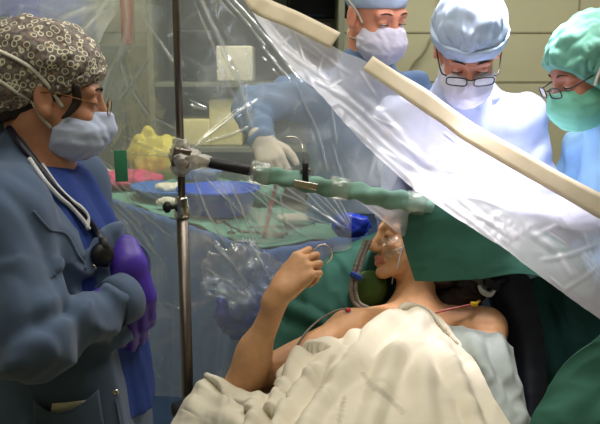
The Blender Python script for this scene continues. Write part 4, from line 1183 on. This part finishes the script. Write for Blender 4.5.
# stitched front edge, snap fasteners and pocket of the jacket
for z0, z1 in ((.76, .99), (1.235, 1.36)):
    ep = [cast(jt, (np.interp(z, ez, ex) - .006, 1.3, z), (0, 1, 0), .001) for z in np.linspace(z0, z1, 14)]
    MB().tube(cr(ep, 2), .0035, 6, .6).build('front_edge', m_jacket, jk)
for q in ((78, 283), (116, 392)):
    q = cast(jt, P(q[0], q[1], 1.25), (0, 1, 0), .001)
    MB().lathe([(.001, 0), (.0065, 0), (.006, .003), (.003, .004), (.001, .002)], q, 16, frame((0, 0, 1), (-.3, -1, 0))).build('snap_fastener', m_chrome, jk)
def patch(name, poly, m, parent, off, th, nu=26, nv=18, top=None, slack=0.0):
    """a cloth piece laid on the jacket's near side: poly = 4 corners (px, py) as seen at about arm's length"""
    V = []
    for j in range(nv + 1):
        v = j / nv
        for i in range(nu + 1):
            u = i / nu; a = np.array(poly[0]) * (1 - u) + np.array(poly[1]) * u; c_ = np.array(poly[3]) * (1 - u) + np.array(poly[2]) * u
            q = a * (1 - v) + c_ * v
            if top: q = q + np.array((0, top * 4 * u * (1 - u) * (1 - v)))
            w = P(q[0], q[1], 1.28); w = cast(jt, w, (0.1, 1, -.1), off + slack * (1 - v) ** 2 * 4 * u * (1 - u))
            V.append(w)
    F = [(j * (nu + 1) + i, j * (nu + 1) + i + 1, (j + 1) * (nu + 1) + i + 1, (j + 1) * (nu + 1) + i) for j in range(nv) for i in range(nu)]
    o = mk(name, V, F, m, parent); md = o.modifiers.new('s', 'SOLIDIFY'); md.thickness = th; md.offset = 0; return o
patch('pocket', [(38, 396), (96, 392), (104, 450), (44, 458)], m_jacket, jk, .008, .003, top=14, slack=.012)
pp_ = patch('paper', [(55, 401), (93, 401), (91, 420), (52, 424)], m_gauze, None, .005, .0012, 10, 8)
tag(pp_, 'cream paper sticking out of the blue-grey jacket pocket', 'paper')
trousers(root, b, m_trouser); shoes(root, b, m_shoe)
# stethoscope hung round the neck
t = thing('stethoscope', 'stethoscope with pale ear tubes hanging round the neck over the dark blue scrub top', 'stethoscope', (-.42, 1.4, 1.1))
st = bvh(scr, jk, bo)
def onchest(pts, d=(-1, .55, 0), off=.006):
    return [cast(st, P(x, y, 1.38), d, off) for x, y in pts]
nk = [(-.56, 1.42, 1.44)]
l1 = onchest([(8, 128), (22, 146), (40, 168), (58, 190), (74, 206), (86, 218)], (-.3, 1, -.1)); l2 = onchest([(86, 218), (96, 232), (104, 246)], (-.3, 1, 0))
MB().tube(cr(l1 + l2[1:], 5), .0072, 10).build('tubing', m_navy, t)
l3 = onchest([(30, 158), (46, 180), (60, 196), (72, 207), (84, 221), (89, 229)], (-.3, 1, -.1), .010)
MB().tube(cr(l3, 5), .0042, 8).build('ear_tube', m_whitepl, t)
l3 = onchest([(42, 164), (58, 186), (72, 200), (82, 208), (88, 217), (87, 228)], (-.3, 1, -.1), .012)
MB().tube(cr(l3, 5), .0036, 8).build('ear_tube', m_whitepl, t)
q = l2[-1]
MB().lathe([(.001, -.012), (.02, -.012), (.023, -.006), (.022, .004), (.012, .012), (.001, .012)], q + [0, -.01, -.012], 20, frame((0, 0, 1), (.7, -.7, .2))).build('chest_piece', m_black, t)
MB().tube([q + [0, -.008, .02], q + [.004, -.01, .0], q + [0.004, -.01, -.035]], [.008, .010, .006], 10).build('stem', m_black, t)

# ------------------------------------------------------------------ the three surgeons behind the milky film
def surgeon(b, label, skin, gown_m, capf, mask_m, cap_m, gl=None, seed=0, glove=m_glove_white, hem=.3, strap_pts=()):
    root = person('person', label, (b.pelvis[0], b.pelvis[1], 0))
    bo = body_mesh(root, b, skin); eyes(root, b, b.__dict__.get('brow', (60, 46, 38))); lips_of(bo, b)
    f = head_field(b, (-.16, -.12, -.12), (.13, .12, .2), .0045); cuff = capf(f, b); cap = f.build('surgical_cap', cap_m, root, 1)
    if cuff is not None: cuff(root, cap)
    mo = mask(root, b, mask_m, top=b.__dict__.get('mtop', -.014))
    if gl: glasses(root, b, gl, **b.__dict__.get('gk', {}))
    tree = bvh(bo, cap, mo)
    for pts in strap_pts:
        for s in (-1, 1): strap(root, tree, b, [(x, s * y, z) for x, y, z in pts], w=.004)
    go = gown(root, b, gown_m, seed=seed, hem=hem); gloves(root, b, glove, h=.0045)
    trousers(root, b, m_trouser, .02); shoes(root, b, m_shoe)
    return root, bo, cap, go

# back: pale blue cap, looking down to the right
c = P(376, 14, 2.50)
b = Person(hc=c, hR=HR(-58, 20, 4), hs=1.08, yaw=-75, fh=.004, fhand=.006, mtop=-.010,
    nb=c + [-.03, .09, -.19], chest=c + [-.04, .16, -.40], belly=c + [-.05, .20, -.62], pelvis=c + [-.05, .22, -.80],
    sh=[c + [.13, .12, -.26], c + [-.21, .10, -.26]], el=[c + [.22, .02, -.50], P(252, 108, 2.5)], wr=[c + [.10, -.14, -.56], P(262, 140, 2.34)])
b.hr = [frame((-.3, -.8, -.5), (.3, -.4, .8)), frame((.3, -.5, -.5), (-.3, -.4, .8))]; b.curl = [RELAX, RELAX]; b.thumb = [(0, 0), (0, 0)]
def cap_back(f, b):
    f.ell((-.016, 0, .055), (.108, .087, .080), k=.02); f.disp(lambda G: .002 * wn(G, (50, 50, 40), 5)); f.plane((.08, 0, .040), (.25, 0, -1)); return None
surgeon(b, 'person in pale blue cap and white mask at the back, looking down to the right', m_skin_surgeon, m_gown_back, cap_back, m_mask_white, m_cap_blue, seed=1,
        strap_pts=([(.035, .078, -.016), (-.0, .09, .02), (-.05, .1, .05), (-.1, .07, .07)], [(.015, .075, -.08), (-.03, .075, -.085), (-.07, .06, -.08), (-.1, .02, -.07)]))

# middle: white-blue cap with a turned-up cuff, dark glasses, head bowed
c = P(468, 47, 2.14)
b = Person(hc=c, hR=HR(-96, 42, 0), hs=1.06, yaw=-93, fh=.0036, fhand=.006, mtop=-.014, gk=dict(w=.025, h=.0135, x=.119, z=-.008, r=.0019, square=4.0),
    nb=c + [.02, .13, -.15], chest=c + [.03, .21, -.33], belly=c + [.04, .27, -.55], pelvis=c + [.04, .29, -.75],
    sh=[c + [.20, .15, -.22], c + [-.16, .15, -.22]], el=[c + [.27, .10, -.47], c + [-.17, .08, -.48]], wr=[c + [.10, -.06, -.52], c + [-.06, -.08, -.50]])
b.hr = [frame((-.6, -.7, -.3), (.3, -.3, .9)), frame((.2, -.8, -.5), (-.3, -.3, .9))]; b.curl = [RELAX, RELAX]; b.thumb = [(0, 0), (0, 0)]
def cap_mid(f, b):
    f.ell((-.018, 0, .060), (.112, .094, .098), k=.02)
    f.disp(lambda G: .003 * wn(G, (34, 34, 28), 5) + .003 * ridge(wn(G, (30, 40, 24), 1))); f.plane((.08, 0, .026), (.12, 0, -1))
    def cuff(root, cap):
        g = head_field(b, (-.17, -.13, -.02), (.15, .13, .12), .004)
        g.ell((-.018, 0, .060), (.119, .101, .104), k=.02); g.plane((.08, 0, .022), (.12, 0, -1)); g.plane((.08, 0, .064), (-.12, 0, 1)); g.disp(lambda G: .0015 * wn(G, (40, 40, 40), 2))
        g.build('cap_cuff', m_cap_blue, cap, 1, 'pale blue turned-up cuff')
    return cuff
rt, bo, cap, go = surgeon(b, 'person in tall pale cap, dark glasses and mask, head bowed in the bright light', m_skin_surgeon, m_gown, cap_mid, m_mask_white, m_cap_blue, m_frame_dark, seed=2)
# stiff stand-up collar of the gown
cc = np.array(b.nb); V = []; n = 40
for j in range(6):
    for i in range(n):
        a = math.radians(-50 + 280 * i / (n - 1)); r = .100 + .012 * j / 5
        V.append(cc + [r * math.cos(a) * 1.05, r * math.sin(a) * .8 + .01, -.06 + .075 * j / 5 + .006 * math.sin(i * .25)])
o = mk('collar', V, [(j * n + i, j * n + i + 1, (j + 1) * n + i + 1, (j + 1) * n + i) for j in range(5) for i in range(n - 1)], m_gown, go)
md = o.modifiers.new('s', 'SOLIDIFY'); md.thickness = .006

# right: green cap, seen from the side, looking down to the left
c = P(591, 71, 2.05)
b = Person(hc=c, hR=HR(-172, 24, 0), hs=1.05, yaw=178, fh=.0036, fhand=.006, mtop=-.014, gk=dict(w=.023, h=.013, x=.119, z=-.006, r=.0018, square=3.5),
    nb=c + [.10, .03, -.16], chest=c + [.15, .05, -.36], belly=c + [.18, .06, -.58], pelvis=c + [.19, .06, -.78],
    sh=[c + [.14, -.12, -.24], c + [.10, .2, -.24]], el=[c + [.02, -.17, -.48], c + [.0, .24, -.49]], wr=[c + [-.19, -.05, -.50], c + [-.16, .16, -.50]])
b.hr = [frame((-.8, .4, -.3), (-.2, -.3, .9)), frame((-.9, -.2, -.3), (-.2, .2, .9))]; b.curl = [RELAX, RELAX]; b.thumb = [(0, 0), (0, 0)]
def cap_right(f, b):
    f.ell((-.022, 0, .052), (.118, .097, .092), k=.02); f.ell((-.07, 0, .0), (.075, .085, .085), k=.03); f.ell((.01, 0, .03), (.085, .09, .07), k=.03); f.ell((-.005, 0, -.03), (.08, .089, .085), k=.03)
    f.disp(lambda G: .004 * wn(G, (30, 30, 30), 5) + .003 * ridge(wn(G, (38, 38, 38), 1))); f.plane((.080, 0, .034), (.80, 0, -.60)); return None
surgeon(b, 'person in green cap, glasses and green mask at the right edge, seen from the side', m_skin_dark, m_gown_right, cap_right, m_mask_green, m_cap_green, m_frame_dark, seed=3,
        strap_pts=([(.045, .085, -.018), (.022, .1, .02), (-.01, .11, .06), (-.05, .1, .10)], [(.015, .08, -.07), (-.04, .095, -.04), (-.09, .085, .0), (-.13, .04, .02)]))
# ------------------------------------------------------------------ operating table
t = thing('operating_table', 'operating table carrying the covered patient, feet towards the viewer', 'table', (.34, 1.1, 0))
MB().box((.34, 1.02, .655), (.27, .84, .045), bev=.03).build('mattress', m_pad, t)
MB().box((.34, 1.02, .592), (.265, .84, .018), bev=.006).build('tabletop', m_steel, t)
MB().box((.34, 1.1, .35), (.11, .16, .225), bev=.02).build('column', m_steel, t)
MB().box((.34, 1.0, .07), (.25, .5, .06), bev=.03).build('base', m_cabinet, t)
for sx in (-1, 1): MB().box((.34 + sx * .285, 1.02, .60), (.008, .75, .016), bev=.003).build('side_rail', m_chrome, t)
MB().box((-.09, 1.60, .806), (.16, .16, .018), rot(0, 0, 28), .012).build('arm_board', m_pad, t)
MB().tube([(.06, 1.66, .60), (-.05, 1.63, .66), (-.07, 1.61, .79)], .014, 10).build('arm_board_bracket', m_steel, t)

# ------------------------------------------------------------------ the patient
hc = P(410, 240, 1.97)
Fh = np.array((-.93, -.25, .20)); Uh = np.array((.27, .40, .87))
hR = frame(Fh, Uh)
b = Person(hc=hc, hR=hR, hs=.93, male=False, yaw=0, nb=P(414, 301, 1.91), sh=[P(350, 331, 1.815), P(486, 328, 1.90)],
           el=[P(240, 387, 1.63), (.455, 1.64, .755)], wr=[P(281, 291, 1.62), (.42, 1.38, .75)], fh=.003, fhand=.0026, hsc=.95)
b.chest = np.array((.31, 1.74, .815)); b.belly = np.array((.33, 1.5, .775)); b.pelvis = np.array((.34, 1.26, .77))
hd = frame((.66, .26, .70), (-.42, -.86, .36))     # the back of the raised hand faces the viewer
b.hr = [hd, frame((-.1, -1, 0), (0.1, 0, 1))]
proot = thing('person', 'patient lying under a cream blanket, one bare arm raised, face turned to the side', 'person', (.34, 1.5, .76))
f = Field((-.34, .30, .70), (.82, 2.14, 1.34), .016, [(hc - [.13, .13, .15], hc + [.08, .12, .12], .0031), (b.wr[0] + [-.02, -.05, -.02], b.wr[0] + [.13, .09, .13], .0026)])
tR = frame((0, -.22, .97), (0, .97, .22))
f.at(tR, b.chest); f.ell((0, 0, 0), (.10, .16, .17), k=.05); f.at(tR, b.belly); f.ell((0, 0, 0), (.09, .14, .17), k=.05); f.at(tR, b.pelvis); f.ell((0, 0, 0), (.095, .165, .14), k=.05); f.at()
f.rc(b.belly, b.chest, .085, .09, k=.05); f.rc(b.pelvis, b.belly, .085, .085, k=.05)
f.rc(b.sh[0], np.array(b.nb) - [0, 0, .05], .052, .05, k=.04); f.rc(b.sh[1], np.array(b.nb) - [0, 0, .05], .052, .05, k=.04); f.rc(b.chest + [0, .06, .0], np.array(b.nb) - [0, 0, .05], .085, .06, k=.05)
for i in range(2): f.rc(b.sh[i], b.el[i], .047, .037, k=.03); f.rc(b.el[i], b.wr[i], .036, .0235, k=.02)
mu = b.el[0] * .72 + b.wr[0] * .28; f.ell(mu + [.004, 0, 0], (.040, .037, .06), k=.03)
for s in (-1, 1):
    hip = b.pelvis + [s * .085, -.04, 0]; kn = np.array((.34 + s * .10, .84, .765)); an = np.array((.34 + s * .11, .44, .75))
    f.rc(hip, kn, .078, .052, k=.03); f.rc(kn, an, .052, .034, k=.02); f.rc(an, an + [0, -.02, .10], .032, .022, k=.02)
nkb = to_head(b, (-.03, 0, -.05)); f.rc(nkb, np.array(b.nb) - [0, 0, .02], .05, .052, k=.03)
# throat muscle running from behind the ear to the collar bone
f.rc(to_head(b, (-.02, .06, -.05)), np.array(b.nb) + [-.03, -.03, -.02], .012, .010, k=.02)
f.rc(np.array(b.nb) + [-.02, -.04, -.045], b.sh[0] + [.03, -.01, .045], .010, .012, k=.02)
head_prims(f, hR, hc, b.hs, False)
b.curl = [((44, 74, 48), (52, 80, 50), (58, 84, 50), (64, 86, 50)), RELAX]; b.thumb = [(44, 34), (0, 0)]
hand_prims(f, hd, b.wr[0], -1 if np.dot(hd[:, 1], (-.5, 0, .7)) < 0 else 1, b.hsc, b.curl[0], b.thumb[0])
hand_prims(f, b.hr[1], b.wr[1], 1, b.hsc, b.curl[1], b.thumb[1])
bo = f.build('body', m_skin_patient, proot, 1); lips_of(bo, b)
for s in (-1, 1): MB().tube(cr([to_head(b, (.0905 - .1 * abs(y - .03), s * y, -.006)) for y in (.018, .024, .031, .038, .045)], 4), .0011, 6).build('eyelashes', m_iris, proot)
hf = head_field(b, (-.16, -.12, -.16), (.12, .12, .17), .005)
hf.ell((-.018, 0, .042), (.106, .085, .092), k=.02); hf.ell((-.09, .02, -.06), (.055, .07, .07), k=.04)
hf.plane((.045, 0, .03), (.95, 0, -.35)); hf.disp(lambda G: .003 * wn(G, (60, 60, 30), 3))
hf.build('hair', m_hair, proot, 1)
hq = P(456, 295, 1.95)
crumple('hair_bun', hq, (.075, .05, .042), m_hair, None, None, 4, proot)
# clear tape and fine tube on the cheek
pt = bvh(bo)
def on_face(pts, off=.003, d=(0.1, 1, 0)):
    return [cast(pt, P(x, y, 1.93), d, off, .4) for x, y in pts]
tg = on_face([(404, 240), (400, 250), (397, 262), (393, 274), (392, 284)], .0025)
tag(MB().tube(cr(tg, 6), .0016, 6).build('feeding_tube', m_whitepl), 'thin clear tube taped along the cheek of the patient', 'tube')
for (x0, y0, x1, y1, lab) in ((381, 243, 398, 236, 'upper clear tape strip on the cheek of the patient'), (385, 252, 402, 246, 'lower clear tape strip on the cheek of the patient')):
    V = []
    for k in range(9):
        for j in (-1, 0, 1):
            u = k / 8; V.append(on_face([(x0 + (x1 - x0) * u + j * 1.4, y0 + (y1 - y0) * u + j * 2.8)], .0016)[0])
    o = mk('tape_strip', V, [(k * 3 + j, k * 3 + j + 1, (k + 1) * 3 + j + 1, (k + 1) * 3 + j) for k in range(8) for j in range(2)], m_film_tape)
    md = o.modifiers.new('s', 'SOLIDIFY'); md.thickness = .0006; tag(o, lab, 'tape')
# what the raised hand holds
KN = b.wr[0] + hd @ np.array((.1, .02, -.02))
lp = [P(309, 254, 1.665), P(314, 249, 1.66), P(320, 245, 1.66), P(327, 245, 1.665), P(332, 250, 1.67), P(331, 258, 1.675), P(326, 263, 1.68)]
tag(MB().tube(cr(lp, 6), .0018, 8).build('wire_loop', m_chrome), 'small curved metal wire held in the raised bare hand', 'wire')

# ------------------------------------------------------------------ bedding and drapes
def blanket_mat():
    m = m_blanket; t = m.node_tree; bs = [n for n in t.nodes if n.type == 'BSDF_PRINCIPLED'][0]
    src = bs.inputs['Base Color'].links[0].from_socket
    at = N(t, 'ShaderNodeAttribute'); at.attribute_name = 'print'
    nz = N(t, 'ShaderNodeTexNoise'); nz.inputs['Scale'].default_value = 34; tc = [n for n in t.nodes if n.type == 'TEX_COORD'][0]; L(t, tc.outputs['Object'], nz.inputs['Vector'])
    gt = N(t, 'ShaderNodeMath', operation='MULTIPLY'); L(t, nz.outputs['Fac'], gt.inputs[0]); gt.inputs[1].default_value = 1.1
    mu = N(t, 'ShaderNodeMath', operation='MULTIPLY'); L(t, gt.outputs[0], mu.inputs[0]); L(t, at.outputs['Fac'], mu.inputs[1])
    mx = N(t, 'ShaderNodeMixRGB'); L(t, mu.outputs[0], mx.inputs['Fac']); L(t, src, mx.inputs['Color1']); mx.inputs['Color2'].default_value = srgb(178, 168, 150)
    L(t, mx.outputs[0], bs.inputs['Base Color'])
blanket_mat()
def cloth(name, ctrl, nu, nv, folds, mat, wob, fine, seed, th, label, cat, marks=(), keep=None):
    o, W = film_sheet(name, ctrl, nu, nv, folds, mat, wob, fine, seed, keep)
    if marks:
        # printed marks: computed on the sheet's own resting pattern
        off = wloc(o); v = np.array([tuple(q.co + off) for q in o.data.vertices]) - CAM
        c, s = math.cos(PITCH), math.sin(PITCH); zc_ = v[:, 1] * c - v[:, 2] * s; yc = v[:, 1] * s + v[:, 2] * c
        x = 300 + FPX * v[:, 0] / zc_; y = 212 - FPX * yc / zc_; a = np.zeros(len(v))
        for (p_, q_, w_) in marks: a = np.maximum(a, (seg_dist(x, y, p_, q_)[0] < w_) * 1.0)
        at = o.data.attributes.new('print', 'FLOAT', 'POINT'); at.data.foreach_set('value', a.astype(np.float32))
    md = o.modifiers.new('s', 'SOLIDIFY'); md.thickness = th; md.offset = -1
    if label: tag(o, label, cat)
    return o
fo = []
def Fo(a, b, w, amp): fo.append((a, b, w * .85, amp * 1.5, 0))
for path, w, amp in ((((302, 352), (280, 386), (258, 424), (240, 470)), 5, .020), (((346, 341), (312, 372), (284, 412), (262, 470)), 6, .020), (((398, 316), (352, 352), (322, 396), (300, 450)), 7, .016),
                     (((424, 320), (396, 352), (378, 392), (366, 450)), 8, .014), (((432, 336), (452, 368), (470, 410), (490, 470)), 6, .012), (((418, 340), (424, 380), (428, 430)), 8, .010),
                     (((200, 386), (226, 398), (256, 402)), 7, .008), (((188, 404), (224, 416), (252, 424), (246, 470)), 9, .009), (((206, 382), (190, 412), (178, 440)), 8, .007), (((330, 372), (362, 360), (404, 356)), 7, .008)):
    for k in range(len(path) - 1): Fo(path[k], path[k + 1], w, amp / 1.5)
r0 = [(205, 378, 1.66), (236, 393, 1.57), (270, 394, 1.56), (298, 353, 1.64), (350, 338, 1.72), (402, 311, 1.80), (426, 311, 1.82), (442, 330, 1.82)]
ctrl = [[(x, y + 7, Y + .012) for x, y, Y in r0], r0,
        [(186, 400, 1.60), (224, 408, 1.50), (272, 402, 1.49), (316, 374, 1.54), (368, 357, 1.60), (420, 345, 1.66), (450, 350, 1.69), (470, 360, 1.69)],
        [(166, 440, 1.50), (214, 442, 1.41), (274, 432, 1.36), (330, 422, 1.36), (390, 410, 1.41), (445, 405, 1.45), (482, 408, 1.47), (505, 418, 1.47)],
        [(146, 560, 1.22), (204, 550, 1.14), (274, 530, 1.10), (335, 520, 1.10), (400, 512, 1.13), (465, 505, 1.17), (520, 505, 1.19), (556, 515, 1.19)]]
cloth('blanket', ctrl, 200, 170, fo, m_blanket, .006, .0012, 4, .006, 'rumpled cream cotton blanket with faint grey printed marks over the patient', 'blanket',
      marks=(((332, 358), (320, 392), 2.4), ((362, 376), (402, 414), 2.6), ((345, 400), (338, 430), 2.0)))
# whitish cloth below the blanket on the far side
ctrl = [[(400, 338, 1.78), (444, 326, 1.81), (476, 332, 1.81), (496, 338, 1.81), (512, 348, 1.82)],
        [(410, 370, 1.72), (450, 360, 1.71), (488, 364, 1.67), (512, 374, 1.68), (524, 386, 1.72)],
        [(420, 430, 1.44), (470, 425, 1.50), (508, 424, 1.54), (526, 424, 1.58), (536, 432, 1.62)],
        [(440, 520, 1.18), (500, 520, 1.22), (550, 520, 1.26), (570, 525, 1.32), (584, 535, 1.38)]]
cloth('bed_sheet', ctrl, 80, 90, [((440, 330), (500, 424), 5, .01, 0), ((470, 340), (515, 420), 5, .010, 0), ((496, 334), (524, 420), 4, .012, 0)], m_bag, .008, .003, 7, .004,
      'greyish white sheet below the right edge of the cream blanket', 'sheet')
# green drape over the head
ctrl = [[(404, 203, 1.90), (430, 198, 1.86), (480, 200, 1.85), (530, 224, 1.86), (590, 262, 1.88)],
        [(400, 224, 1.885), (428, 226, 1.855), (480, 226, 1.85), (530, 238, 1.85), (592, 272, 1.86)],
        [(406, 252, 1.87), (434, 252, 1.845), (480, 252, 1.84), (534, 256, 1.84), (594, 284, 1.85)],
        [(415, 281, 1.86), (440, 281, 1.835), (480, 279, 1.825), (530, 275, 1.82), (596, 300, 1.84)]]
cloth('head_drape', ctrl, 90, 60, [((404, 214), (520, 222), 8, .006, 0), ((430, 210), (440, 280), 10, .004, 0)], m_green, .004, .0012, 3, .004, 'flat green cloth drape hanging over the head of the patient', 'drape')
# pale drape added behind the milky film: keeps lamp off shoulder, glows through
V = []; nu, nv = 60, 36
for j in range(nv + 1):
    for i in range(nu + 1):
        u, v = i / nu, j / nv
        x = .29 + .62 * u; y = 1.905 + .40 * v - .06 * u * (1 - v)
        z = 1.285 + .035 * math.exp(-((x - .36) / .09) ** 2) - .05 * v * v - .07 * u * u + .008 * wn(np.array((x, y, 0)), (14, 14, 1), 3) - .06 * max(0, 1 - v * 9) ** 2
        V.append((x, y, z))
F = [(j * (nu + 1) + i, j * (nu + 1) + i + 1, (j + 1) * (nu + 1) + i + 1, (j + 1) * (nu + 1) + i) for j in range(nv) for i in range(nu)]
o = mk('added_field_drape', V, F, m_field); md = o.modifiers.new('s', 'SOLIDIFY'); md.thickness = .004
tag(o, 'pale drape added behind the milky film to shade the shoulder and glow under the lamp', 'drape')
# teal drape behind the shoulder
ctrl = [[(470, 262, 2.06), (520, 262, 2.0), (580, 290, 1.98), (660, 330, 1.98)], [(490, 300, 2.06), (530, 300, 2.02), (580, 316, 1.98), (660, 350, 1.96)],
        [(500, 350, 2.04), (540, 350, 1.99), (584, 352, 1.95), (660, 380, 1.93)], [(510, 440, 1.98), (545, 440, 1.92), (590, 440, 1.88), (660, 440, 1.88)]]
cloth('side_drape', ctrl, 70, 70, [((530, 280), (552, 380), 7, .018, 0), ((560, 290), (580, 360), 8, .014, 0)], m_teal, .012, .003, 9, .004, 'dark teal drape hanging behind the far shoulder of the patient', 'drape')
# big green drape in the lower right
ctrl = [[(604, 326, 1.46), (640, 330, 1.50), (700, 340, 1.54)], [(566, 362, 1.42), (620, 366, 1.42), (700, 372, 1.44)], [(544, 396, 1.39), (610, 400, 1.36), (700, 404, 1.36)],
        [(528, 434, 1.36), (600, 440, 1.31), (700, 444, 1.30)], [(516, 520, 1.30), (590, 520, 1.24), (700, 520, 1.22)]]
cloth('green_drape', ctrl, 70, 80, [((604, 330), (560, 430), 14, .008, 0)], m_green, .010, .002, 2, .005, 'plain green drape filling the lower right corner beside the patient', 'drape')
# dark padded strap between the shoulder and the teal drape
ctrl = [[(486, 276, 1.99), (506, 272, 1.96), (528, 274, 1.95)], [(498, 310, 1.97), (516, 308, 1.93), (536, 306, 1.93)], [(510, 350, 1.93), (526, 350, 1.89), (544, 350, 1.89)], [(516, 400, 1.86), (530, 400, 1.82), (544, 400, 1.83)], [(518, 450, 1.8), (532, 450, 1.76), (546, 450, 1.77)]]
cloth('shoulder_strap', ctrl, 30, 70, [], m_pad, .003, .001, 5, .012, 'dark padded strap running down past the far shoulder of the patient', 'strap')
# head clamp pieces below the drape
q = P(487, 290, 1.91)
t = thing('head_clamp', 'white and black head clamp below the edge of the green head drape', 'clamp', q)
MB().tube(cr([q + [-.022, 0, .012], q + [-.012, -.004, -.004], q + [.006, -.004, -.010], q + [.02, 0, .0]], 5), [.007, .011, .011, .006], 10, .6).build('pad', m_white, t)
MB().box(q + [.012, .004, .014], (.02, .012, .010), rot(0, 20, 0), .004).tube([q + [.02, .004, .014], q + [.06, .03, .02]], .007, 8).build('arm', m_black, t)
tag(MB().tube(cr([P(432, 314, 1.845), P(446, 310, 1.85), P(460, 307, 1.86), P(474, 304, 1.87)], 5), .0028, 6).build('neck_cord', m_redtube), 'thin dark red cord lying across the base of the neck', 'cord')
tag(MB().box(P(474, 304, 1.868), (.009, .006, .005), rot(0, 10, 20), .002).tube([P(474, 304, 1.868), P(480, 301, 1.875)], .003).build('yellow_connector', m_yellowpl), 'small yellow connector at the end of the dark red cord', 'connector')
# green draped bolster between the raised arm and the face
ctrl = [[(262, 330, 1.92), (300, 286, 1.97), (334, 254, 2.03), (362, 239, 2.06), (392, 228, 2.08)], [(262, 340, 1.89), (304, 302, 1.93), (338, 270, 1.97), (364, 254, 1.995), (392, 250, 2.04)],
        [(262, 356, 1.85), (306, 322, 1.885), (340, 296, 1.93), (366, 282, 1.97), (396, 280, 2.02)], [(262, 374, 1.82), (308, 346, 1.855), (342, 324, 1.905), (370, 310, 1.955), (400, 308, 2.0)], [(262, 400, 1.80), (308, 384, 1.84), (342, 360, 1.90), (370, 340, 1.95), (400, 330, 1.99)]]
cloth('bolster_drape', ctrl, 80, 60, [((276, 300), (318, 324), 4, .016, 0), ((330, 262), (300, 330), 8, .008, 0)], m_green_dark, .006, .002, 6, .005, 'dark green drape sloping up between the raised arm and the face', 'drape')
ec = P(369, 290, 1.945)
f = Field(ec - [.09, .09, .09], ec + [.09, .09, .09], .004); f.ell(ec, (.050, .036, .052), R=rot(0, 20, 0)); f.disp(lambda G: .002 * wn(G, (40, 40, 40), 2))
tag(f.build('foam_cushion', m_cushion, None, 1), 'olive green foam cushion under the chin of the patient', 'cushion')
# breathing tubes round the cushion
def corr(pts, r):
    c = cr(pts, 26); n = len(c); rr = r * (1 + .06 * np.sign(np.sin(np.arange(n) * 1.35))); return MB().tube(c, list(rr), 10)
t = thing('breathing_tube', 'pair of grey ribbed tubes curving past the olive cushion', 'tube', P(357, 290, 1.9))
for k in (0, 1):
    pts = [P(366 + 4 * k, 240, 1.93), P(357 + 4.5 * k, 262, 1.90), P(351 + 4.5 * k, 286, 1.875), P(354 + 4.5 * k, 302, 1.865), P(366 + 3 * k, 311 - 2.5 * k, 1.855), P(384, 319 - 2 * k, 1.865)]
    corr(pts, .0058).build('ribbed_tube', m_grey, t)
q = P(356, 276, 1.876); MB().box(q, (.016, .007, .007), rot(0, 25, 0), .003).build('blue_clip', m_scrub, t)
# chest electrode and its lead
q = cast(pt, P(348, 311, 1.8), (0, 1, -.6), .002, .4)
t = thing('electrode', 'red topped electrode stuck on the bare shoulder', 'electrode', q)
MB().lathe([(.001, 0), (.010, 0), (.010, .002), (.001, .003)], q, 20, frame((1, 0, 0), (0, -.5, .86))).build('pad', m_white, t)
MB().lathe([(.001, .002), (.007, .002), (.007, .007), (.004, .010), (.001, .010)], q, 16, frame((1, 0, 0), (0, -.5, .86))).build('snap', m_red, t)
ld_ = [q + [0, -.004, .008]] + [P(x, y, Y) for x, y, Y in ((338, 310, 1.80), (322, 318, 1.79), (308, 330, 1.75), (298, 344, 1.70), (292, 358, 1.67), (289, 372, 1.65))]
tag(MB().tube(cr(ld_, 6), .0026, 8).build('electrode_lead', m_grey), 'thin lead curving from the red electrode down over the bare arm', 'cable')
# plastic with blue light put into its colour and gauze near the forehead, blue bag on the table skirt
crumple('bluelit_wrap', P(352, 225, 2.12), (.055, .035, .035), m_bluelit, 'plastic wrapping coloured as if lit blue behind the film next to the face', 'wrapping', 3)
crumple('gauze_pad', P(391, 205, 1.935), (.045, .02, .03), m_mask_white, 'white gauze between the forehead and the green bar wrap', 'gauze', 11, h=.004)
crumple('blue_bag', P(244, 312, 2.19), (.085, .05, .085), m_bluelit, 'blue plastic bag hanging at the skirt of the table behind the raised arm', 'bag', 13)
f = Field(P(240, 285, 2.11) - [.16, .1, .16], P(240, 285, 2.11) + [.16, .1, .16], .007)
f.ell(P(240, 272, 2.11), (.10, .028, .085)); f.disp(lambda G: .016 * wn(G, (24, 24, 24), 3) + .012 * ridge(wn(G, (40, 34, 40), 6)))
tag(f.build('clear_bag', m_film_bag, None, 0), 'crumpled clear plastic bag tinted for its blue glints in front of the table skirt', 'bag')
# pale smooth cloth that covers the ground between table skirt and patient (blue-grey lower drape)
bpy.context.view_layer.update()
